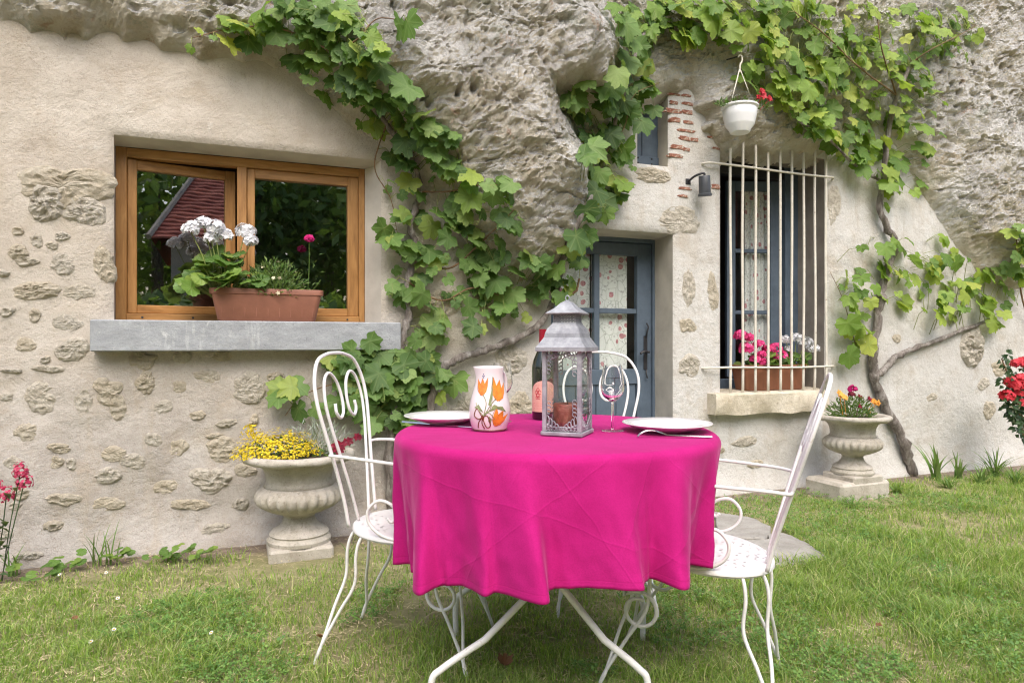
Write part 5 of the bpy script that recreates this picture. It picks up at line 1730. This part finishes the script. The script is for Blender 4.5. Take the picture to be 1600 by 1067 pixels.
def bpatch(mb, u0, u1, zf0, zf1, off):
    n = 30; V = []; F = []
    for i in range(n + 1):
        u = u0 + (u1 - u0) * i / n; a = R_(-90 + u); q = 2 * i / n - 1
        for z in (zf0(q), zf1(q)):
            V.append(((br_ + off) * math.cos(a), (br_ + off) * math.sin(a), z))
    F = [(2 * i, 2 * i + 2, 2 * i + 3, 2 * i + 1) for i in range(n)]
    mb.add(V, F)
mb = MB(); bpatch(mb, -80, 80, lambda q: .028, lambda q: .085 + .055 * math.sqrt(max(0, 1 - q * q)), .0006)
lb_ = mb.build('label', M['label_paper'], bt, True)
mb = MB()
for (u, z, rr_) in ((-30, .088, 9), (-22, .098, 8), (-38, .098, 8), (-30, .106, 8), (-25, .080, 6), (-36, .080, 6)):
    pts = []
    for q in np.linspace(0, 5.6, 12):
        a = R_(-90 + u + rr_ * math.cos(q)); pts.append(((br_ + .0009) * math.cos(a), (br_ + .0009) * math.sin(a), z + rr_ * .0009 * math.sin(q)))
    mb.tube(pts, .0012, 4)
for z, u0, u1 in ((.123, -45, 30), (.058, -60, 40), (.050, -55, 35), (.040, -60, 40)):
    n_ = 26
    for i in range(n_):
        if i % 5 == 4: continue
        u = u0 + (u1 - u0) * i / n_
        a0, a1 = R_(-90 + u), R_(-90 + u + 1.6)
        mb.tube([((br_ + .0007) * math.cos(a0), (br_ + .0007) * math.sin(a0), z + .0012 * ((i * 7) % 3 - 1)), ((br_ + .0007) * math.cos(a1), (br_ + .0007) * math.sin(a1), z + .0012 * ((i * 5) % 3 - 1))], .0006, 4)
mb.build('label_print', M['label_red'], bt)


# ------------------------------------------------------------------ glasses, plates, cutlery
def wineglass(p, label, h=.205):
    g = thing('wine_glass', p, 0, label, 'glass', 'wine glasses on the table')
    k = h / .205
    MB().lathe([(0, .0005), (.034, .0005), (.0345, .0012), (.02, .0032), (.006, .0058), (0, .0062)], 48).build('foot', M['thin_glass'], g, True, 60)
    outer = [(0.0, .0064), (.0036, .0066), (.0036, .012), (.0033, .05), (.0036, .082), (.006, .090), (.017, .099), (.029, .112), (.0365, .13), (.0365, .145), (.033, .175), (.0285, .205)]
    innr = [(.0277, .205), (.0322, .175), (.0356, .145), (.0355, .131), (.028, .1135), (.015, .102), (0, .0985)]
    MB().lathe([(r, z * k) for r, z in [(q.x, q.z) for q in catmull([(r, 0, z) for r, z in outer], 3)] + innr], 48).build('bowl_and_stem', M['glass'], g, True, 60)
    return g


wineglass(on_table(957, 674) + Vector((0, 0, .0015)), 'stemmed wine glass between lantern and right plate')
wineglass(Vector((-.035, 2.38, CZ0 + .0015)), 'wine glass half hidden behind the pitcher')
M['porcelain'] = plain('porcelain', (.80, .79, .80), .15, .02, 4, **{'Coat Weight': .4})
for (x, y, lab) in ((-.235, 2.37, 'white dinner plate left of the pitcher'), (.488, 2.15, 'white dinner plate right of the wine glass')):
    p_ = thing('plate', (x, y, CZ0), 0, lab, 'plate', 'white dinner plates')
    MB().lathe([(0, .001), (.075, .001), (.08, .003), (.11, .014), (.138, .024), (.140, .0255), (.139, .027), (.11, .0195), (.085, .009), (.07, .007), (0, .007)], 72).build('dish', M['porcelain'], p_, True)
M['steel'] = plain('steel', (.62, .60, .62), .18, .05, 10, 0, 1.0)


def flat_strip(pts, widths, thick, mat, name, parent):
    mb = MB(); V = []; F = []
    n = len(pts)
    for i, (p, w) in enumerate(zip(pts, widths)):
        d = (Vector(pts[min(i + 1, n - 1)]) - Vector(pts[max(i - 1, 0)])); d.z = 0; d.normalize()
        s = Vector((-d.y, d.x, 0)) * w / 2
        p = Vector(p)
        V += [p - s, p + s, p + s * .8 + Vector((0, 0, thick)), p - s * .8 + Vector((0, 0, thick))]
    for i in range(n - 1):
        for k in range(4): F.append((i * 4 + k, i * 4 + (k + 1) % 4, (i + 1) * 4 + (k + 1) % 4, (i + 1) * 4 + k))
    F += [(3, 2, 1, 0), tuple((n - 1) * 4 + k for k in range(4))]
    return mb.add(V, F).build(name, mat, parent, True, 40)


kn = thing('table_knife', (0, 0, 0), 0, 'steel table knife lying before the left plate', 'knife')
a, b = on_table(620, 660), on_table(737, 668)
a.x += .02
kn.location = a
d = b - a
flat_strip([d * t_ + Vector((0, 0, .0012)) for t_ in (0, .06, .2, .36, .42)], [.010, .014, .013, .011, .009], .005, M['steel'], 'handle', kn)
flat_strip([d * t_ + Vector((0, 0, .0012)) for t_ in (.425, .5, .7, .9, 1)], [.012, .018, .019, .016, .003], .002, M['steel'], 'blade', kn)
a, b = on_table(1112, 683), on_table(996, 683)
fk = thing('table_fork', a, 0, 'steel fork lying before the right plate with tines down', 'fork')
d = b - a
flat_strip([d * t_ + Vector((0, 0, z)) for t_, z in ((0, .001), (.1, .002), (.35, .003), (.6, .006), (.68, .012), (.75, .018))], [.012, .014, .008, .006, .01, .02], .003, M['steel'], 'handle', fk)
sd = Vector((-d.y, d.x, 0)).normalized()
for k in range(4):
    o_ = sd * (-.0075 + .005 * k)
    MB().tube(catmull([d * .74 + o_ + Vector((0, 0, .019)), d * .86 + o_ + Vector((0, 0, .02)), d * .95 + o_ + Vector((0, 0, .012)), d + o_ + Vector((0, 0, .002))], 4), .0013, 5).build('tine', M['steel'], fk, True)

# ------------------------------------------------------------------ lawn
def on_path(X, Y):
    inside = np.zeros(X.shape, bool)
    q = [(p.x, p.y) for p in poly]
    for (x0, y0), (x1, y1) in zip(q, q[1:] + q[:1]):
        inside ^= ((y0 > Y) != (y1 > Y)) & (X < (x1 - x0) * (Y - y0) / (y1 - y0 + 1e-9) + x0)
    return inside


def lawn(n, zone=None, lo=.02, hi=.06, wd=.0022, mat='grass', name='grass'):
    Y = 1.5 + (rng.random(n) ** 1.25) * 6.2
    X = (rng.random(n) * 2 - 1) * (Y * .80 + .25) 
    X = np.where(rng.random(n) < .06, X * 1.4, X)
    nd = X * ST - (Y - OY) * CT
    f1 = fbm(X * 1.6, Y * 1.6, octs=4, seed=201); f2 = fbm(X * .7 + 5, Y * .7, octs=3, seed=205)
    dens = np.clip((nd - .05 - .16 * (f1 + .5)) / .25, 0, 1) * np.clip(.95 + 1.3 * f1 + .5 * f2, .14, 1)
    dens = np.where(on_path(X, Y), 0, dens)
    for bx, by, br in ((uL.x, uL.y, .26), (uR.x, uR.y, .34)):
        dens = np.where(np.hypot(X - bx, Y - by) < br, 0, dens)
    k = rng.random(n) < dens
    return X[k], Y[k], f1[k], f2[k]


X, Y, f1, f2 = lawn(400000)
n = len(X)
Z = ground_z(X, Y)
f3 = fbm(X * 7, Y * 7, octs=2, seed=207)
L = (.020 + .04 * rng.random(n) ** 1.5) * (1 + 1.1 * np.clip(f3, -.3, 1)) * (1 + .6 * np.clip(f2, -.6, 1)) * np.where(Y > 3.2, 1.15, 1)
wd = .0011 + .0013 * rng.random(n) * np.clip(Y / 2.5, .8, 2)
a = rng.random(n) * 2 * PI; b = rng.random(n) * 2 * PI
lean = .25 + .9 * rng.random(n)
dx, dy = np.cos(a), np.sin(a)
wx_, wy_ = np.cos(b) * wd, np.sin(b) * wd
p0 = np.stack([X, Y, Z - .004], 1)
def off(hf, lf, w):
    return np.stack([X + dx * L * lf * lean + w * wx_, Y + dy * L * lf * lean + w * wy_, Z + L * hf], 1)
V = np.stack([np.stack([X - wx_, Y - wy_, Z - .004], 1), np.stack([X + wx_, Y + wy_, Z - .004], 1), off(.55, .3, -.8), off(.55, .3, .8), off(.85, .95, 0)], 1).reshape(-1, 3)
i0 = np.arange(n) * 5
F = np.concatenate([np.stack([i0, i0 + 1, i0 + 3], 1), np.stack([i0, i0 + 3, i0 + 2], 1), np.stack([i0 + 2, i0 + 3, i0 + 4], 1)])
# dead stalks lying flat between the blades
m = 26000
Yl = 1.5 + rng.random(m) ** 1.25 * 5; Xl = (rng.random(m) * 2 - 1) * (Yl * .8 + .2)
ndl = Xl * ST - (Yl - OY) * CT
kk = (ndl > .03) & ~on_path(Xl, Yl)
Xl, Yl = Xl[kk], Yl[kk]; m = len(Xl)
al = rng.random(m) * 2 * PI; Ll = .015 + .035 * rng.random(m); wl = .0012 + .001 * rng.random(m); zl = ground_z(Xl, Yl) + .004 + .014 * rng.random(m)
ca, sa = np.cos(al), np.sin(al)
Vl = np.stack([np.stack([Xl - sa * wl, Yl + ca * wl, zl], 1), np.stack([Xl + sa * wl, Yl - ca * wl, zl], 1), np.stack([Xl + ca * Ll, Yl + sa * Ll, zl + .006 * rng.random(m)], 1)], 1).reshape(-1, 3)
tag(mesh_np('dry_straw', Vl, np.arange(m * 3).reshape(m, 3), plain('straw', (.55, .46, .28), .8, .3, 3), None, False), 'dead straw coloured stalks strewn through the lawn', 'straw', kind='stuff')
gobj = mesh_np('grass', V, F, M['grass'], None, False)
tag(gobj, 'short patchy lawn grass mixed with dry blades', 'grass', kind='stuff')

# clover patches
n = 60000
Y = 1.5 + rng.random(n) ** 1.3 * 4.5; X = (rng.random(n) * 2 - 1) * (Y * .8 + .2)
nd = X * ST - (Y - OY) * CT
f = fbm(X * 1.1 + 30, Y * 1.1, octs=4, seed=301) + .25 * np.exp(-((X + 1.2) ** 2 + (Y - 2.0) ** 2) / .5) + .2 * np.exp(-((X - .2) ** 2 + (Y - 1.8) ** 2) / .15)
k = (f > .17) & (nd > .2) & ~on_path(X, Y) & (np.hypot(X - uL.x, Y - uL.y) > .26)
X, Y = X[k], Y[k]
X, Y = X[:15000], Y[:15000]
n = len(X); Z = ground_z(X, Y) + .012 + .03 * rng.random(n)
Vs = []; Fs = []; base_i = 0
a0 = rng.random(n) * 2 * PI; r = .008 + .008 * rng.random(n); tx, ty = rng.normal(0, .35, n), rng.normal(0, .35, n)
allV = []
for j in range(3):
    aj = a0 + j * 2 * PI / 3
    for (q, da) in ((.05, 0), (.75, -.5), (1.0, 0), (.75, .5)):
        x = np.cos(aj + da) * q * r; y = np.sin(aj + da) * q * r
        allV.append(np.stack([X + x, Y + y, Z + tx * x + ty * y + .15 * r * (q > .7)], 1))
V = np.stack(allV, 1).reshape(-1, 3)
i0 = np.arange(n) * 12
F = np.concatenate([np.stack([i0 + 4 * j, i0 + 4 * j + 1, i0 + 4 * j + 2, i0 + 4 * j + 3], 1) for j in range(3)])
tag(mesh_np('clover', V, F, M['clover'], None, False), 'low green clover leaves growing through the lawn', 'clover', kind='stuff')


# tall tufts
def tuft(px, py, n, h, spread, label, wd=.009, cup=.3):
    p = G(px, py)
    root = thing('grass_tuft', (p.x, p.y, 0), 0, label, 'grass tuft', 'tall tufts at the foot of the wall')
    for _ in range(n):
        a = random.uniform(0, 2 * PI); L_ = h * random.uniform(.55, 1.05); sp = spread * random.uniform(.2, 1)
        x0, y0 = random.gauss(0, .015), random.gauss(0, .015)
        V = []; F = []
        for i in range(7):
            q = i / 6
            x = x0 + math.cos(a) * sp * q ** 1.7; y = y0 + math.sin(a) * sp * q ** 1.7
            z = L_ * (q - cup * (sp / max(h, .01)) * q ** 3)
            w = wd * (1 - q ** 2) * .5 + .0004
            V += [(x - math.sin(a) * w, y + math.cos(a) * w, z - .01), (x, y, z - .01 - w * .4), (x + math.sin(a) * w, y - math.cos(a) * w, z - .01)]
        for i in range(6):
            F += [(i * 3, i * 3 + 1, i * 3 + 4, i * 3 + 3), (i * 3 + 1, i * 3 + 2, i * 3 + 5, i * 3 + 4)]
        MB().add(V, F).build('blade', M['weed'], root, True)


tuft(150, 882, 8, .24, .14, 'tall grass tuft at the wall foot below the slate sill', .008)
tuft(172, 880, 5, .22, .12, 'thin grass tuft just right of the tall one below the slate sill', .007)
tuft(1462, 750, 14, .34, .24, 'broad bladed tuft just right of the vine trunk', .022)
tuft(1500, 748, 9, .26, .18, 'small upright tuft between vine trunk and rose bush', .02)
tuft(1556, 744, 26, .27, .26, 'spreading grass tuft near the rose bush', .014)
tuft(1533, 756, 30, .19, .24, 'low bushy tuft before the right wall end', .012)
tuft(270, 878, 6, .12, .1, 'short weed tuft between grass and left urn', .012)
tuft(20, 895, 14, .16, .12, 'dense grass tuft at the left edge of the lawn', .008)
tuft(545, 870, 8, .10, .1, 'short tuft right of the left urn plinth', .006)
tuft(1480, 762, 34, .13, .2, 'bushy low tuft in front of the broad bladed one', .009)
tuft(1586, 758, 34, .2, .24, 'dense tuft in front of the rose bush', .010)
tuft(1330, 792, 26, .10, .16, 'low spreading tuft in front of the right urn', .009)
tuft(1400, 770, 24, .11, .16, 'low tuft at the foot of the vine trunk', .009)
# broad leaved weeds by the wall
for i, (px, py, nl) in enumerate(((288, 872, 9), (180, 880, 8), (320, 878, 8), (250, 880, 8), (60, 905, 10), (100, 890, 8))):
    p = G(px, py)
    root = thing('broadleaf_weed', (p.x, p.y, 0), 0, ['round leaved weed nearest the left urn', 'weed beneath the tall grass tuft', 'low weed on the bare edge before the left urn', 'small weed in front of the wall foot', 'weed clump towards the left edge of the lawn', 'weed left of the tall grass tuft'][i], 'weed', 'broad leaved weeds along the wall')
    for _ in range(nl):
        o_ = bpy.data.objects.new('leaf', random.choice(GLM))
        x, y, z = random.gauss(0, .05), random.gauss(0, .04), random.uniform(.015, .07)
        o_.matrix_local = Matrix.Translation((x, y, z)) @ orient(Vector((x, y - .02, 0)), Vector((random.gauss(0, .3), -.5, 1))) @ Matrix.Scale(random.uniform(.018, .03), 4)
        link(o_, root)
# daisies
M['daisy_eye'] = plain('daisy_eye', (.65, .42, .02), .7)
for px, py, wh in ((93, 899, 'farthest left by the wall'), (166, 896, 'right below the tall grass tuft'), (184, 936, 'middle of the left lawn'), (142, 1004, 'lowest and nearest the camera'), (178, 985, 'in the clover patch, second lowest'), (330, 990, 'nearest the left chair foot')):
    p = G(px, py, .03)
    root = thing('daisy', (p.x, p.y, 0), 0, 'tiny white daisy in the lawn, ' + wh, 'daisy', 'daisies in the lawn')
    mb = MB()
    for k in range(2): floret(mb, Vector((0, 0, .034 + .001 * k)), Vector((random.gauss(0, .2), -.5, 1)), .0085, 11)
    mb.build('petals', M['p_white'], root)
    MB().lathe([(.004, .034), (.003, .037), (0, .038)], 8).build('eye', M['daisy_eye'], root, True)
    MB().tube([(0, 0, -.005), (.002, 0, .034)], .0012, 4).build('stem', M['stalk'], root)
# fallen leaves
M['dead_leaf'] = plain('dead_leaf', (.16, .075, .03), .8, .4, 50)
for i, (px, py, sc) in enumerate(((787, 1042, .032), (500, 1000, .016), (1372, 982, .016), (117, 970, .014))):
    p = G(px, py, .02)
    V, F, _ = leaf_geo(500 + i, fold=.5, droop=-.3)
    me = bpy.data.meshes.new('fallen_leaf'); me.from_pydata(V, [], F); me.materials.append(M['dead_leaf'])
    o_ = bpy.data.objects.new('fallen_leaf', me); COL.objects.link(o_)
    o_.location = (p.x, p.y, .03); o_.rotation_euler = (.3, .2, i * 2.1); o_.scale = (sc,) * 3
    tag(o_, ['curled brown leaf on the grass under the table', 'brown leaf beside the left chair foot', 'reddish brown leaf on the right lawn', 'pale fallen leaf on the left lawn'][i], 'leaf', 'fallen leaves on the lawn')

# ------------------------------------------------------------------ what the window panes mirror: trees and a tiled house across the garden
def tree_mesh(seed, hgt, rad, n=5200):
    r = np.random.default_rng(seed)
    k = 26
    cc = np.stack([r.normal(0, rad * .45, k), r.normal(0, rad * .45, k), hgt * .25 + r.random(k) * hgt * .65], 1)
    cr = rad * (.25 + .25 * r.random(k))
    idx = r.integers(0, k, n)
    d = r.normal(0, 1, (n, 3)); d /= np.linalg.norm(d, axis=1)[:, None]
    p = cc[idx] + d * (cr[idx] * r.random(n) ** .3)[:, None]
    u = r.normal(0, 1, (n, 3)); u /= np.linalg.norm(u, axis=1)[:, None]
    v = np.cross(u, d + .01); v /= np.linalg.norm(v, axis=1)[:, None] + 1e-6
    s = (.10 + .12 * r.random(n))[:, None]
    V = np.stack([p - u * s, p + v * s * .5, p + u * s, p - v * s * .5], 1).reshape(-1, 3)
    i0 = np.arange(n) * 4
    return V, np.stack([i0, i0 + 1, i0 + 2, i0 + 3], 1)


tree_spots = []
for az, ds, hh, rr in ((-14, 15, 8, 3.2), (-6, 17, 9.5, 3.5), (1.5, 15.5, 9, 3.2), (8, 17.5, 10, 3.6), (15, 19, 11, 3.8), (23, 20, 10.5, 3.8), (33, 17, 9, 3.4), (-26, 14, 8, 3.2)):
    q = W(-1.5, 0, 0) + (WN * math.cos(R_(az)) + WT * math.sin(R_(az))) * ds
    tree_spots.append((q.x, q.y, hh, rr))
names = ['leafy tree across the garden mirrored in the timber window, %s' % w for w in ('third from the left end', 'left of the window centre', 'straight opposite the right pane', 'tall, left of the tiled roof', 'tallest, behind the tiled roof', 'second behind the tiled roof', 'right of the tiled house', 'farthest left')]
for i, (x, y, hh, rr) in enumerate(tree_spots):
    root = thing('tree', (x, y, 0), 0, names[i], 'tree', 'trees across the garden')
    V, F = tree_mesh(900 + i, hh, rr)
    mesh_np('crown', V, F, M['tree_leaf'], root, False)
    MB().tube(catmull([(0, 0, -.1), (.1, 0, hh * .25), (-.05, .1, hh * .5), (.1, 0, hh * .8)], 4), [.22 - .011 * q for q in range(13)], 8).build('trunk', M['bark'], root, True)
M['roof_tile'] = None
t = NT('roof_tile')
c = t.ramp(t.n('ObjectInfo').outputs['Random'], [(0, (.34, .085, .06)), (1, (.50, .15, .10))])
M['roof_tile'] = t.fin(t.mix(t.ramp(t.noise(6, 5), [(.4, .4), (.6, 0)]), c, (.24, .09, .07)), .85)
M['ext_wall'] = plain('outbuilding_plaster', (.42, .38, .32), .95, .15, 3)
hb_dir = WN * math.cos(R_(20)) + WT * math.sin(R_(20))
hb = thing('tiled_house', W(-1.85, 0, 0) + hb_dir * 13.5, 0, 'red tiled outbuilding across the garden mirrored in the timber window', 'house')
hb.rotation_euler = (0, 0, TH + R_(180 + 20))
# local -y faces away from the window after the turn, local +y... front wall towards the window at y = -2.5
MB().box((-6.2, -2.5, -.1), (.5, 2.5, 3.1)).build('wall', M['ext_wall'], hb)
rows = 22
slope0, slope1 = Vector((0, -2.75, 3.1)), Vector((0, 0, 5.3))
for rrow in range(rows):
    a = slope0.lerp(slope1, rrow / rows); b = slope0.lerp(slope1, (rrow + 1.25) / rows)
    up_ = Vector((0, -.04, .025))
    xr = .85 - .95 * rrow / rows
    mb = MB(); nseg = 36
    V = []; F = []
    for k in range(nseg + 1):
        x = -6.5 + (xr + 6.5) * k / nseg
        wob = .018 * math.sin(k * 2.6 + rrow)
        V += [(x, a.y + up_.y, a.z + up_.z + wob), (x, b.y, b.z + wob * .4), (x, a.y + up_.y, a.z + up_.z + wob - .035)]
    for k in range(nseg):
        F += [(k * 3, k * 3 + 3, k * 3 + 4, k * 3 + 1), (k * 3 + 2, k * 3 + 5, k * 3 + 3, k * 3)]
    mb.add(V, F).build('tile_course', M['roof_tile'], hb)
MB().add([(-6.5, .02, 5.3), (-.1, .02, 5.3), (.85, 2.75, 3.1), (-6.5, 2.75, 3.1)], [(0, 1, 2, 3)]).build('rear_roof', M['roof_tile'], hb)
MB().add([(.85, -2.75, 3.1), (.85, 2.75, 3.1), (-.1, 0, 5.3)], [(0, 1, 2)]).build('hip_end', M['roof_tile'], hb)
MB().tube([(.88, -2.82, 3.1), (-.1, 0, 5.36)], .06, 6).build('hip_ridge', M['ext_wall'], hb)
for i, (az, ds, hh) in enumerate(((12, 8.5, 2.3), (17, 8, 2.1), (21, 8.6, 2.4), (4, 9.5, 2.0), (-3, 9, 2.2))):
    q = W(-1.6, 0, 0) + (WN * math.cos(R_(az)) + WT * math.sin(R_(az))) * ds
    root = thing('garden_shrub', q, 0, 'rounded garden shrub mirrored in the timber window, %s' % ('left of the tiled house', 'nearest the tiled house corner', 'before the tiled wall', 'opposite the right pane', 'farthest left')[i], 'shrub', 'shrubs across the garden')
    V, F = tree_mesh(700 + i, hh, 1.3, 2200)
    V = V * np.array([1, 1, .8])
    mesh_np('crown', V, F, M['tree_leaf'], root, False)
